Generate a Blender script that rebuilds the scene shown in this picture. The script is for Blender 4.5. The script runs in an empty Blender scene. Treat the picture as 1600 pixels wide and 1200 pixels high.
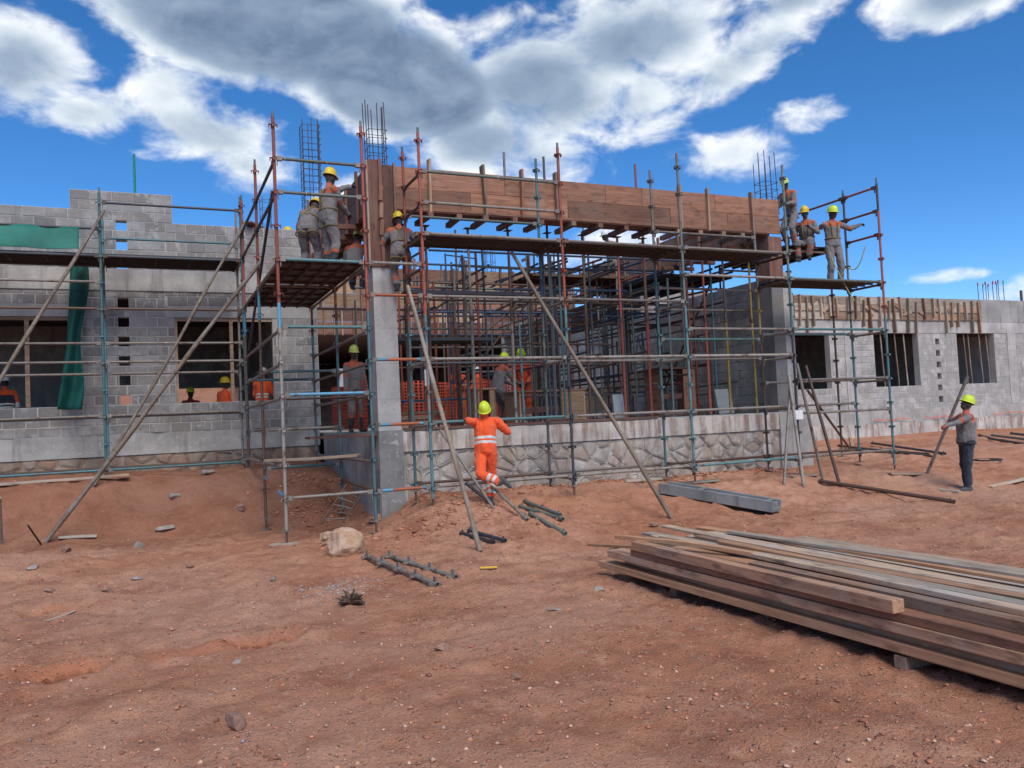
import bpy, bmesh, math, random
import numpy as np
from mathutils import Vector, Matrix, Quaternion, noise as mnoise
random.seed(7); rng = np.random.default_rng(7)
scene = bpy.context.scene
COL = scene.collection
rad = math.radians

# ------------------------------------------------------------------ camera, light, exposure
FPX, YAW, PITCH, ROLL, CAMH = 1264.17, rad(65.788), rad(2.4687), rad(-2.6361), 1.7
CF = Vector((math.cos(YAW)*math.cos(PITCH), math.sin(YAW)*math.cos(PITCH), math.sin(PITCH)))
_r0 = Vector((math.sin(YAW), -math.cos(YAW), 0)); _u0 = _r0.cross(CF)
CR = _r0*math.cos(ROLL) + _u0*math.sin(ROLL); CU = -_r0*math.sin(ROLL) + _u0*math.cos(ROLL)
cam_d = bpy.data.cameras.new('camera'); cam = bpy.data.objects.new('camera', cam_d); COL.objects.link(cam)
cam.matrix_world = Matrix(((CR.x, CU.x, -CF.x, 0), (CR.y, CU.y, -CF.y, 0), (CR.z, CU.z, -CF.z, CAMH), (0, 0, 0, 1)))
cam_d.sensor_width = 36; cam_d.lens = FPX/1600*36; cam_d.clip_start = .1; cam_d.clip_end = 8000
scene.camera = cam
def at(px, py, X=None, Y=None, Z=None):
    """real place of something seen in the photograph, given the plane it stands on"""
    r = CF + CR*((px-800)/FPX) + CU*((600-py)/FPX)
    t = X/r.x if X is not None else Y/r.y if Y is not None else (Z-CAMH)/r.z
    return Vector((0, 0, CAMH)) + r*t

SUN_EL, SUN_AZ = rad(50), rad(184)          # azimuth from +Y towards +X
sv = Vector((math.sin(SUN_AZ)*math.cos(SUN_EL), math.cos(SUN_AZ)*math.cos(SUN_EL), math.sin(SUN_EL)))
sun_d = bpy.data.lights.new('sun', 'SUN'); sun_d.energy = 1.5; sun_d.angle = rad(42); sun_d.color = (1, .95, .87)
sun = bpy.data.objects.new('sun', sun_d); COL.objects.link(sun)
sun.rotation_euler = sv.to_track_quat('Z', 'Y').to_euler(); sun.location = (20, 5, 40)
scene.view_settings.view_transform = 'Standard'; scene.view_settings.look = 'None'
scene.view_settings.exposure = 1.22; scene.view_settings.gamma = 1

class NT:
    """small helper to write node trees"""
    def __init__(s, tree): s.t = tree; s.n = tree.nodes; s.l = tree.links
    def node(s, typ, **k):
        n = s.n.new(typ)
        for a, b in k.items(): setattr(n, a, b)
        return n
    def put(s, sock, v):
        if v is None: return
        if isinstance(v, bpy.types.NodeSocket): s.l.new(v, sock)
        else:
            if hasattr(sock, 'default_value'):
                try: sock.default_value = v
                except Exception: sock.default_value = (*v, 1) if len(v) == 3 else v
    def m(s, op, a, b=None, c=None, clamp=False):
        n = s.node('ShaderNodeMath', operation=op, use_clamp=clamp)
        s.put(n.inputs[0], a); s.put(n.inputs[1], b); s.put(n.inputs[2], c); return n.outputs[0]
    def v(s, op, a, b=None, scale=None):
        n = s.node('ShaderNodeVectorMath', operation=op)
        s.put(n.inputs[0], a); s.put(n.inputs[1], b)
        if scale is not None: s.put(n.inputs['Scale'], scale)
        return n.outputs[1] if op in ('DOT_PRODUCT', 'LENGTH', 'DISTANCE') else n.outputs[0]
    def noise(s, vec, scale, detail=4, rough=.55, dist=0):
        n = s.node('ShaderNodeTexNoise'); s.put(n.inputs['Vector'], vec)
        n.inputs['Scale'].default_value = scale; n.inputs['Detail'].default_value = detail
        n.inputs['Roughness'].default_value = rough; n.inputs['Distortion'].default_value = dist
        return n.outputs[0]
    def ss(s, x, a, b):
        n = s.node('ShaderNodeMapRange', interpolation_type='SMOOTHSTEP')
        s.put(n.inputs[0], x); n.inputs[1].default_value = a; n.inputs[2].default_value = b
        return n.outputs[0]
    def mix(s, f, a, b, mode='MIX'):
        n = s.node('ShaderNodeMix', data_type='RGBA', blend_type=mode)
        s.put(n.inputs[0], f); s.put(n.inputs[6], a if isinstance(a, bpy.types.NodeSocket) else (*a, 1) if len(a) == 3 else a)
        s.put(n.inputs[7], b if isinstance(b, bpy.types.NodeSocket) else (*b, 1) if len(b) == 3 else b); return n.outputs[2]
    def ramp(s, x, stops):
        n = s.node('ShaderNodeValToRGB'); s.put(n.inputs[0], x); e = n.color_ramp.elements
        while len(e) < len(stops): e.new(.5)
        for i, (p, c) in enumerate(stops): e[i].position = p; e[i].color = (*c, 1) if len(c) == 3 else c
        return n.outputs[0]

# ------------------------------------------------------------------ sky with broken cumulus
world = bpy.data.worlds.new('World'); scene.world = world; world.use_nodes = True
T = NT(world.node_tree); T.n.clear()
sky = T.node('ShaderNodeTexSky', sky_type='NISHITA'); sky.sun_disc = False
sky.sun_elevation = SUN_EL; sky.sun_rotation = SUN_AZ; sky.altitude = 2500; sky.air_density = .85; sky.dust_density = 0; sky.ozone_density = 3.5
d = T.node('ShaderNodeTexCoord').outputs['Generated']
sep = T.node('ShaderNodeSeparateXYZ'); T.put(sep.inputs[0], d)
az = T.m('MULTIPLY', T.m('ARCTAN2', sep.outputs[0], sep.outputs[1]), 57.29578)
el = T.m('MULTIPLY', T.m('ARCSINE', sep.outputs[2]), 57.29578)
# (azimuth, elevation, half width, half height, tilt, strength) of the cloud masses
CLOUDS = [(-6.6, 22.3, 5.0, 3.4, .1, .75), (-3.2, 20.0, 4.0, 1.6, .1, .6), (2.0, 21.9, 3.6, 2.2, -.1, .55), (4.2, 19.6, 5.6, 2.2, -.1, .75), (7.0, 17.6, 3.4, 1.6, 0, .55),
          (8, 26.4, 13, 4.6, -.1, 1.6), (17, 23.2, 9, 4.4, -.25, 1.7), (27, 22.6, 8, 4.8, -.1, .9), (23, 19.2, 7.0, 2.6, -.05, .85), (27, 18.2, 5, 2.2, -.1, .6),
          (34, 25, 8, 3.6, .1, .85), (34, 21.3, 4.0, 3.4, .3, .6), (41, 22.6, 7.0, 2.0, .5, .62), (46, 26.2, 6, 1.9, .3, .8),
          (40, 16.9, 4.0, 1.5, .0, .46), (45.4, 18.8, 2.2, .9, .1, .34), (55, 24.4, 5.5, 2.6, .2, .95), 
          (57.5, 6.2, 2.6, 1.0, .1, .42), (53.2, 7.6, 1.5, .35, 0, .22), (32.5, 11.2, 4.0, 2.0, 0, .6), (14, 15.8, 2.4, 1.4, 0, .4),
          (20, 46, 24, 11, 0, 1.0), (-60, 30, 22, 9, 0, .9), (115, 32, 22, 9, 0, .8), (-150, 30, 34, 10, 0, .9)]
ae = T.node('ShaderNodeCombineXYZ'); T.put(ae.inputs[0], az); T.put(ae.inputs[1], el); ae = ae.outputs[0]
mask = None
for a0, e0, ra, re, tilt, st in CLOUDS:
    mp = T.node('ShaderNodeMapping', vector_type='TEXTURE'); T.put(mp.inputs[0], ae)
    mp.inputs[1].default_value = (a0, e0, 0); mp.inputs[2].default_value = (0, 0, math.atan(tilt)); mp.inputs[3].default_value = (ra, re, 1)
    b = T.m('MULTIPLY_ADD', T.v('DOT_PRODUCT', mp.outputs[0], mp.outputs[0]), -st, st)
    if mask is None: mask = b
    else: mask = T.m('SMOOTH_MAX', mask, b, .25)
mask = T.m('MAXIMUM', mask, -1.2)
def cloud_field(vec):
    p = T.v('MULTIPLY', vec, (1, 1, 1.7))
    return T.m('MULTIPLY', T.m('SUBTRACT', T.noise(p, 12, 8, .57, .3), .5), 3.1)
f0 = cloud_field(d)
f1 = cloud_field(T.v('ADD', d, tuple(Vector((.55, .1, .9)).normalized()*.022)))
dens = T.m('ADD', mask, f0)
alpha = T.ss(dens, -.2, .72)
thick = T.ss(T.m('ADD', T.m('MULTIPLY', mask, 1.0), T.m('MULTIPLY', f0, .22)), .25, 1.10)
relief = T.m('MULTIPLY', T.m('SUBTRACT', f0, f1), .26)
light = T.m('ADD', T.m('SUBTRACT', .84, T.m('MULTIPLY', thick, .74)), relief, clamp=True)
ccol = T.ramp(light, [(0, (.72, 1.05, 1.62)), (.35, (1.5, 1.95, 2.6)), (.7, (3.4, 3.75, 4.1)), (1, (5.2, 5.2, 5.15))])
hs = T.node('ShaderNodeHueSaturation'); T.put(hs.inputs['Color'], sky.outputs[0]); hs.inputs['Saturation'].default_value = 1.25; hs.inputs['Value'].default_value = .8
fade = T.m('MULTIPLY', alpha, T.ss(el, 1.0, 4.5))
bgc = T.mix(fade, hs.outputs[0], ccol)
bg = T.node('ShaderNodeBackground'); T.put(bg.inputs[0], bgc); bg.inputs[1].default_value = .1
T.l.new(bg.outputs[0], T.node('ShaderNodeOutputWorld').inputs[0])
world.cycles.sampling_method = 'MANUAL'; world.cycles.sample_map_resolution = 256
scene.cycles.max_bounces = 4; scene.cycles.diffuse_bounces = 3; scene.cycles.glossy_bounces = 2; scene.cycles.transparent_max_bounces = 8; scene.cycles.caustics_reflective = False; scene.cycles.caustics_refractive = False

# ------------------------------------------------------------------ materials
MATS = {}
def new_mat(name):
    m = bpy.data.materials.new(name); m.use_nodes = True; t = NT(m.node_tree)
    MATS[name] = m
    return m, t, t.n['Principled BSDF']
def pos(t): return t.node('ShaderNodeNewGeometry').outputs['Position']
def oinfo(t): return t.node('ShaderNodeObjectInfo').outputs['Random']
def bump(t, b, h, strength=.4, dist=.01):
    n = t.node('ShaderNodeBump'); n.inputs['Strength'].default_value = strength; n.inputs['Distance'].default_value = dist
    t.put(n.inputs['Height'], h); t.l.new(n.outputs[0], b.inputs['Normal'])
def objvec(t):
    tc = t.node('ShaderNodeTexCoord').outputs['Object']
    off = t.v('SCALE', (13.1, 7.7, 3.3), scale=oinfo(t))
    return t.v('ADD', tc, off)

def mat_paint(name, base, rust=.35, cement=.25, rough=.55):
    """worn painted or rusty scaffold tube: rust and cement splashes"""
    m, t, b = new_mat(name); p = pos(t)
    p = t.v('ADD', p, t.v('SCALE', (9, 5, 7), scale=oinfo(t)))
    n1 = t.noise(p, 7, 6, .65); n2 = t.noise(t.v('MULTIPLY', p, (1, 1, .4)), 16, 5, .6); n3 = t.noise(p, 45, 3, .6)
    v = t.m('ADD', .7, t.m('MULTIPLY', oinfo(t), .55))
    bc = t.mix(1, base, t.mix(0, (1, 1, 1), (1, 1, 1)), 'MULTIPLY')
    bc = t.v('SCALE', bc, scale=v)
    c = t.mix(t.ss(n1, .62-rust*.42, .78-rust*.3), bc, t.mix(n3, (.07, .035, .022), (.16, .085, .055)))
    c = t.mix(t.ss(n2, .70-cement*.3, .80-cement*.22), c, (.36, .34, .31))
    t.put(b.inputs['Base Color'], c); b.inputs['Roughness'].default_value = rough
    b.inputs['Metallic'].default_value = .15
    bump(t, b, t.m('ADD', n1, n3), .25, .004)
    return m
mat_paint('red_tube', (.30, .075, .045), .18, .06)
mat_paint('teal_tube', (.085, .19, .20), .25, .18)
mat_paint('blue_tube', (.09, .27, .40), .18, .12)
mat_paint('grey_tube', (.20, .175, .15), .3, .30)
mat_paint('pale_tube', (.27, .24, .205), .3, .35)
mat_paint('rust_tube', (.10, .06, .042), .3, .12)
mat_paint('dark_tube', (.055, .06, .07), .2, .1)
mat_paint('navy_tube', (.035, .07, .13), .15, .12)
mat_paint('yellow_tube', (.34, .24, .06), .3, .25)
mat_paint('orange_tube', (.42, .12, .05), .15, .1)
mat_paint('olive_tube', (.13, .16, .14), .25, .25)
mat_paint('rebar', (.06, .045, .05), .4, 0)
mat_paint('steel_deck', (.075, .07, .072), .3, .12)
mat_paint('red_deck', (.075, .045, .042), .3, .06)

def mat_wood(name, a, c, stain=.5, rough=.75, grey=(.3, .27, .23), greyamt=.3, along=(1.2, 22, 22)):
    m, t, b = new_mat(name); o = objvec(t)
    g = t.noise(t.v('MULTIPLY', o, along), 1.0, 7, .62, .6)
    w = t.noise(o, 1.7, 5, .6); s2 = t.noise(t.v('MULTIPLY', o, (1, 3, 3)), 4.0, 5, .65)
    fine = t.noise(t.v('MULTIPLY', o, (3, 120, 120)), 1.0, 3, .6)
    r = oinfo(t)
    col = t.mix(t.ss(g, .3, .7), a, c)
    col = t.mix(t.m('MULTIPLY', t.ss(w, .45, .7), greyamt*1.6), col, grey)
    col = t.mix(t.m('MULTIPLY', t.ss(s2, .5, .68), stain), col, tuple(x*.35 for x in a))
    kn = t.node('ShaderNodeTexVoronoi'); t.put(kn.inputs['Vector'], t.v('MULTIPLY', o, (1.6, 6, 6))); kn.inputs['Scale'].default_value = 1.0
    col = t.mix(t.m('MULTIPLY', t.ss(kn.outputs['Distance'], .16, .05), .6), col, tuple(x*.25 for x in a))
    sp = t.noise(t.v('MULTIPLY', o, (.5, 45, 45)), 1.0, 2, .5); col = t.mix(t.m('MULTIPLY', t.ss(sp, .66, .72), .6), col, tuple(x*.22 for x in a))
    col = t.v('SCALE', col, scale=t.m('ADD', .62, t.m('MULTIPLY', r, .75)))
    col = t.v('SCALE', col, scale=t.m('ADD', .8, t.m('MULTIPLY', fine, .4)))
    t.put(b.inputs['Base Color'], col); b.inputs['Roughness'].default_value = rough
    bump(t, b, t.m('ADD', t.m('MULTIPLY', g, .6), fine), .35, .004)
    return m
mat_wood('form_wood', (.205, .088, .050), (.31, .145, .083), .5, greyamt=.12)
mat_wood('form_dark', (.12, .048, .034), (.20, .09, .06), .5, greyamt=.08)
mat_wood('form_pale', (.30, .165, .085), (.47, .29, .16), .35, greyamt=.2)
mat_wood('batten', (.26, .15, .09), (.40, .26, .17), .35, greyamt=.35)
mat_wood('plank_brown', (.30, .15, .082), (.49, .275, .16), .55, greyamt=.3)
mat_wood('plank_pale', (.29, .19, .12), (.47, .34, .235), .45, greyamt=.5, grey=(.33, .29, .25))
mat_wood('plank_orange', (.32, .155, .075), (.46, .25, .135), .3, greyamt=.1)
mat_wood('plank_grey', (.27, .205, .15), (.42, .345, .27), .45, greyamt=.5)
mat_wood('pole_wood', (.15, .11, .08), (.30, .225, .16), .5, greyamt=.5, along=(9, 9, 1.2))

def mat_concrete(name, base, dark=.5, drip=.35, whit=.25, rough=.85, bs=.5, dc=None, holes=0, vary=None):
    m, t, b = new_mat(name); p = pos(t)
    n1 = t.noise(p, 1.3, 6, .62); n2 = t.noise(p, 9, 6, .65); n3 = t.noise(p, 60, 3, .6)
    dr = t.noise(t.v('MULTIPLY', p, (1, 1, .14)), 5.5, 5, .6)
    c = t.mix(t.ss(n1, .3, .7), tuple(x*(1-dark*.45) for x in base), tuple(min(1, x*(1+.2)) for x in base))
    c = t.mix(t.m('MULTIPLY', t.ss(dr, .5 if dc is None else .43, .72 if dc is None else .62), drip), c, dc or tuple(x*.42 for x in base))
    c = t.mix(t.m('MULTIPLY', t.ss(n2, .56, .70), whit), c, (.55, .53, .50))
    c = t.v('SCALE', c, scale=t.m('ADD', .84, t.m('MULTIPLY', n3, .32)))
    c = t.v('SCALE', c, scale=t.m('ADD', .9, t.m('MULTIPLY', oinfo(t), .2)))
    hh = t.m('ADD', n2, t.m('MULTIPLY', n3, .5))
    if vary: c = t.mix(t.m('MULTIPLY', t.ss(oinfo(t), .45, 1.0), t.m('ADD', .25, t.ss(n1, .35, .6))), c, vary)
    if holes:
        vo = t.node('ShaderNodeTexVoronoi'); t.put(vo.inputs['Vector'], p); vo.inputs['Scale'].default_value = 13
        sc2 = t.node('ShaderNodeSeparateColor'); t.put(sc2.inputs[0], vo.outputs['Color'])
        hole = t.m('MULTIPLY', t.ss(vo.outputs['Distance'], .16, .10), t.m('GREATER_THAN', sc2.outputs[0], .62)); c = t.mix(t.m('MULTIPLY', hole, .75), c, tuple(x*.3 for x in base))
        sz = t.node('ShaderNodeSeparateXYZ'); t.put(sz.inputs[0], p); ln = t.ss(t.m('ABSOLUTE', t.m('SUBTRACT', t.m('FRACT', t.m('MULTIPLY', sz.outputs[2], 1.64)), .5)), .018, .004)
        c = t.mix(t.m('MULTIPLY', ln, .35), c, tuple(x*.55 for x in base)); hh = t.m('SUBTRACT', hh, hole)
    t.put(b.inputs['Base Color'], c); b.inputs['Roughness'].default_value = rough
    bump(t, b, hh, bs, .012)
    return m
mat_concrete('concrete', (.38, .362, .34), holes=1)
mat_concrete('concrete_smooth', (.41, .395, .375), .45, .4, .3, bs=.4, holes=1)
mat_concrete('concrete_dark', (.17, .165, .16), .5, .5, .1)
mat_concrete('ring_beam', (.34, .325, .305), .5, .65, .2)
mat_concrete('mortar', (.44, .42, .39), .4, .2, .3)
mat_concrete('render', (.42, .39, .36), .6, .7, .55)
mat_concrete('render_white', (.52, .47, .425), .6, .85, .7, bs=.9, dc=(.23, .15, .11))
mat_concrete('stone_washed', (.49, .435, .385), .9, .6, .7, bs=1.0, dc=(.27, .18, .13), vary=(.36, .27, .21))
mat_concrete('stone_earth', (.33, .25, .195), .9, .6, .3, bs=.9, dc=(.22, .12, .08), vary=(.34, .19, .125))
mat_concrete('base_stained', (.25, .245, .235), .7, .5, .85, bs=.8)
mat_concrete('precast', (.22, .225, .22), .4, .6, .15)

def mat_block(name, base, soil=.0):
    m, t, b = new_mat(name); p = pos(t); r = oinfo(t)
    n1 = t.noise(p, 2.2, 5, .6); n2 = t.noise(p, 22, 5, .7); n3 = t.noise(p, 110, 2, .6)
    rc = t.node('ShaderNodeTexWhiteNoise', noise_dimensions='1D'); t.put(rc.inputs['W'], t.m('MULTIPLY', r, 917.3))
    c = t.mix(t.m('MULTIPLY', r, .85), tuple(x*.7 for x in base), tuple(x*1.22 for x in base))
    c = t.mix(t.m('MULTIPLY', t.ss(rc.outputs['Value'], .55, 1), .5), c, (base[0]*1.05, base[1]*.95, base[2]*.84))
    c = t.mix(t.m('MULTIPLY', t.ss(n1, .46, .66), .62), c, tuple(min(1, x*1.6) for x in base))
    dr = t.noise(t.v('MULTIPLY', p, (1, 1, .16)), 6, 4, .6); sm = t.noise(p, 5, 5, .7, .4)
    c = t.mix(t.m('MULTIPLY', t.ss(dr, .52, .70), .4), c, tuple(x*.45 for x in base)); c = t.mix(t.m('MULTIPLY', t.ss(sm, .56, .64), .55), c, (.48, .46, .43))
    c = t.v('SCALE', c, scale=t.m('ADD', .72, t.m('MULTIPLY', n2, .5)))
    t.put(b.inputs['Base Color'], c); b.inputs['Roughness'].default_value = .92
    bump(t, b, t.m('ADD', n2, n3), .7, .01)
    return m
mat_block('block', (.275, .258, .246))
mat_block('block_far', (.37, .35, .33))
mat_block('block_pale', (.46, .44, .415))
mat_block('stone', (.36, .30, .25))

RUTS = [at(418, 1005, Z=0), at(105, 1055, Z=0), at(85, 960, Z=0)]
def mat_soil():
    m, t, b = new_mat('soil'); p = pos(t)
    n1 = t.noise(p, .35, 6, .6); n2 = t.noise(p, 1.6, 6, .65); n3 = t.noise(p, 9, 6, .7); n4 = t.noise(p, 60, 4, .7)
    vo = t.node('ShaderNodeTexVoronoi'); t.put(vo.inputs['Vector'], p); vo.inputs['Scale'].default_value = 38
    c = t.mix(t.ss(n1, .3, .7), (.48, .20, .108), (.63, .33, .21))
    c = t.mix(t.m('MULTIPLY', t.ss(n2, .42, .70), .75), c, (.31, .118, .064))
    c = t.mix(t.m('MULTIPLY', t.ss(n3, .50, .72), .65), c, (.62, .36, .235))
    c = t.mix(t.m('MULTIPLY', t.ss(n4, .50, .70), .55), c, (.18, .07, .043))
    c = t.mix(t.m('MULTIPLY', t.ss(t.noise(p, .16, 4, .6, .5), .47, .62), .38), c, (.56, .34, .24))
    for r_, w_ in ((RUTS[0]+Vector((-.55, -.12, 0)), (.75, .20, 1)), (RUTS[0], (.42, .26, 1)), (RUTS[1]+Vector((-.25, .1, 0)), (.55, .26, 1)), (RUTS[2]+Vector((.1, 0, 0)), (.4, .24, 1))):   # fresh orange subsoil turned up by the wheels
        q_ = t.v('DIVIDE', t.v('SUBTRACT', p, tuple(r_)), w_); rr_ = t.m('ADD', t.v('LENGTH', t.v('MULTIPLY', q_, (1, 1, 0))), t.m('MULTIPLY', t.m('SUBTRACT', n2, .5), 1.6))
        c = t.mix(t.m('MULTIPLY', t.ss(rr_, 1.0, .55), .6), c, (.55, .19, .09))
    for r_ in RUTS[:2]:   # shading of the pressed ruts painted in as darker soil colour
        q_ = t.v('DIVIDE', t.v('SUBTRACT', p, tuple(r_)), (.27, .15, 1)); c = t.mix(t.m('MULTIPLY', t.ss(t.m('ADD', t.v('LENGTH', t.v('MULTIPLY', q_, (1, 1, 0))), t.m('MULTIPLY', t.m('SUBTRACT', n3, .5), .9)), 1.1, .7), .7), c, (.17, .06, .035))
    sx_ = t.node('ShaderNodeSeparateXYZ'); t.put(sx_.inputs[0], p); wob_ = t.m('MULTIPLY', t.m('SUBTRACT', n2, .5), 2.2)   # darker earth tone mixed in over the dug trench and left bank
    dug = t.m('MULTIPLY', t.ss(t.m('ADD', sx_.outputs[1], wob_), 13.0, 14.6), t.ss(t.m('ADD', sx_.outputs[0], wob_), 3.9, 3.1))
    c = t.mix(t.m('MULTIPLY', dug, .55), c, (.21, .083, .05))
    spx = t.node('ShaderNodeSeparateColor'); t.put(spx.inputs[0], vo.outputs['Color'])
    speck = t.m('MULTIPLY', t.ss(spx.outputs[0], .86, .95), t.ss(vo.outputs['Distance'], .45, .25))
    c = t.mix(t.m('MULTIPLY', speck, .8), c, (.40, .27, .20))
    t.put(b.inputs['Base Color'], c); b.inputs['Roughness'].default_value = .95; b.inputs['Specular IOR Level'].default_value = .2
    h = t.m('ADD', t.m('ADD', t.m('MULTIPLY', n3, .9), t.m('MULTIPLY', n4, .6)), t.m('MULTIPLY', speck, .5))
    bump(t, b, h, 1.0, .045)
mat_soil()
def mat_pebble():
    m, t, b = new_mat('pebble')
    a = t.node('ShaderNodeVertexColor', layer_name='tint').outputs[0]
    n = t.noise(pos(t), 70, 4, .6)
    t.put(b.inputs['Base Color'], t.v('SCALE', a, scale=t.m('ADD', .7, t.m('MULTIPLY', n, .6)))); b.inputs['Roughness'].default_value = .9
    bump(t, b, n, .5, .005)
mat_pebble()
def mat_rock(name, a, c, e):
    m, t, b = new_mat(name); p = objvec(t)
    n1 = t.noise(p, 4, 6, .65); n2 = t.noise(p, 15, 6, .7)
    col = t.mix(t.ss(n1, .35, .65), a, c); col = t.mix(t.ss(n2, .52, .7), col, e)
    t.put(b.inputs['Base Color'], col); b.inputs['Roughness'].default_value = .85; bump(t, b, t.m('ADD', n1, n2), .8, .03)
mat_rock('rock_tan', (.44, .26, .15), (.55, .39, .28), (.34, .165, .10))
mat_rock('rock_grey', (.24, .205, .18), (.36, .31, .27), (.33, .18, .12))
mat_rock('rock_brown', (.24, .13, .09), (.34, .2, .14), (.2, .16, .14))

def mat_cloth(name, base, rough=.85, var=.35):
    m, t, b = new_mat(name); p = objvec(t)
    n1 = t.noise(p, 6, 5, .6); n2 = t.noise(p, 30, 4, .6); w = t.noise(p, 300, 2, .5)
    c = t.mix(n1, tuple(x*(1-var) for x in base), tuple(min(1, x*(1+var*.5)) for x in base))
    c = t.mix(t.m('MULTIPLY', t.ss(n2, .55, .75), .25), c, (.16, .085, .06))
    t.put(b.inputs['Base Color'], c); b.inputs['Roughness'].default_value = rough
    b.inputs['Sheen Weight'].default_value = .15
    bump(t, b, t.m('ADD', t.m('MULTIPLY', n1, 2), t.m('ADD', n2, w)), .5, .012)
mat_cloth('cloth_orange', (.86, .10, .018), var=.18)
mat_cloth('cloth_grey', (.20, .18, .175))
mat_cloth('cloth_navy', (.022, .030, .045))
mat_cloth('cloth_khaki', (.33, .26, .19))
mat_cloth('cloth_maroon', (.28, .035, .03))
mat_cloth('cloth_tan', (.30, .22, .11))
mat_cloth('cloth_yoke', (.47, .105, .045))
mat_cloth('boot', (.018, .019, .024), .5)
mat_cloth('boot_grey', (.07, .075, .08), .7)
mat_cloth('reflective', (.62, .62, .58), .4, .15)
mat_cloth('lime_band', (.50, .62, .10), .6, .15)
mat_cloth('skin', (.035, .020, .014), .55, .25)
mat_cloth('glove', (.45, .10, .05))
mat_cloth('strap', (.20, .15, .055), .7)
mat_cloth('rope_lime', (.45, .48, .18), .7)
def mat_plastic(name, base, rough=.5):
    m, t, b = new_mat(name); n = t.noise(objvec(t), 9, 5, .6)
    t.put(b.inputs['Base Color'], t.mix(t.ss(n, .5, .75), base, tuple(x*.72 for x in base))); b.inputs['Roughness'].default_value = rough
mat_plastic('helmet_lime', (.58, .72, .03)); mat_plastic('helmet_yellow', (.68, .47, .02)); mat_plastic('helmet_white', (.75, .75, .73))
mat_plastic('helmet_green', (.50, .56, .12)); mat_plastic('bucket_black', (.03, .03, .032)); mat_plastic('paper', (.72, .72, .72), .8)
mat_plastic('green_pipe', (.01, .22, .12)); mat_plastic('cap_red', (.5, .1, .05)); mat_plastic('cap_green', (.15, .4, .15)); mat_plastic('eye_white', (.6, .58, .55))
mat_plastic('yellow_stick', (.7, .45, .05), .7); mat_plastic('sheet_grey', (.30, .32, .33), .6); mat_plastic('rope_orange', (.75, .12, .03), .7); mat_plastic('black_hose', (.02, .02, .02))

def mat_net(name, base, holes=None, alpha=.75, scale=60):
    m, t, b = new_mat(name); p = pos(t)
    t.put(b.inputs['Base Color'], base + (1,)); b.inputs['Roughness'].default_value = .8
    if holes:
        s = t.node('ShaderNodeSeparateXYZ'); t.put(s.inputs[0], p)
        u = t.m('FRACT', t.m('MULTIPLY', t.m('ADD', s.outputs[0], s.outputs[1]), holes)); v = t.m('FRACT', t.m('MULTIPLY', s.outputs[2], holes))
        a = t.m('MAXIMUM', t.m('LESS_THAN', u, .32), t.m('LESS_THAN', v, .32))
        t.put(b.inputs['Alpha'], a)
    else:
        n = t.noise(p, 5, 4, .6)
        t.put(b.inputs['Base Color'], t.mix(n, tuple(x*.7 for x in base), tuple(x*1.25 for x in base)))
        b.inputs['Alpha'].default_value = alpha
        tr = t.node('ShaderNodeBsdfTranslucent'); t.put(tr.inputs[0], base + (1,))
        ad = t.node('ShaderNodeMixShader'); ad.inputs[0].default_value = .25
        o = t.n['Material Output']; t.l.new(b.outputs[0], ad.inputs[1]); t.l.new(tr.outputs[0], ad.inputs[2]); t.l.new(ad.outputs[0], o.inputs[0])
mat_net('green_net', (.03, .34, .26), alpha=.5)
mat_net('green_net_dark', (.008, .13, .11), alpha=.78)
mat_net('orange_net', (.62, .085, .03), holes=14)

# ------------------------------------------------------------------ object helpers
def link(name, me, mat=None, parent=None, mw=None):
    o = bpy.data.objects.new(name, me); COL.objects.link(o)
    if mat and not me.materials: me.materials.append(MATS[mat])
    if mw is not None: o.matrix_world = mw
    if parent is not None:
        o.parent = parent
        o.matrix_parent_inverse = PW[parent.name].inverted()
    PW[o.name] = mw.copy() if mw is not None else Matrix.Identity(4)
    return o
PW = {}
def tag(o, label, cat, group=None):
    o['label'] = label; o['category'] = cat
    if group: o['group'] = group
    return o
def thing(name, label, cat, loc=(0, 0, 0), group=None):
    o = bpy.data.objects.new(name, None); COL.objects.link(o); o.empty_display_size = .2
    o.matrix_world = Matrix.Translation(loc); PW[o.name] = o.matrix_world.copy()
    return tag(o, label, cat, group)
def structure(o): o['kind'] = 'structure'; return o
def stuff(o): o['kind'] = 'stuff'; return o

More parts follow.
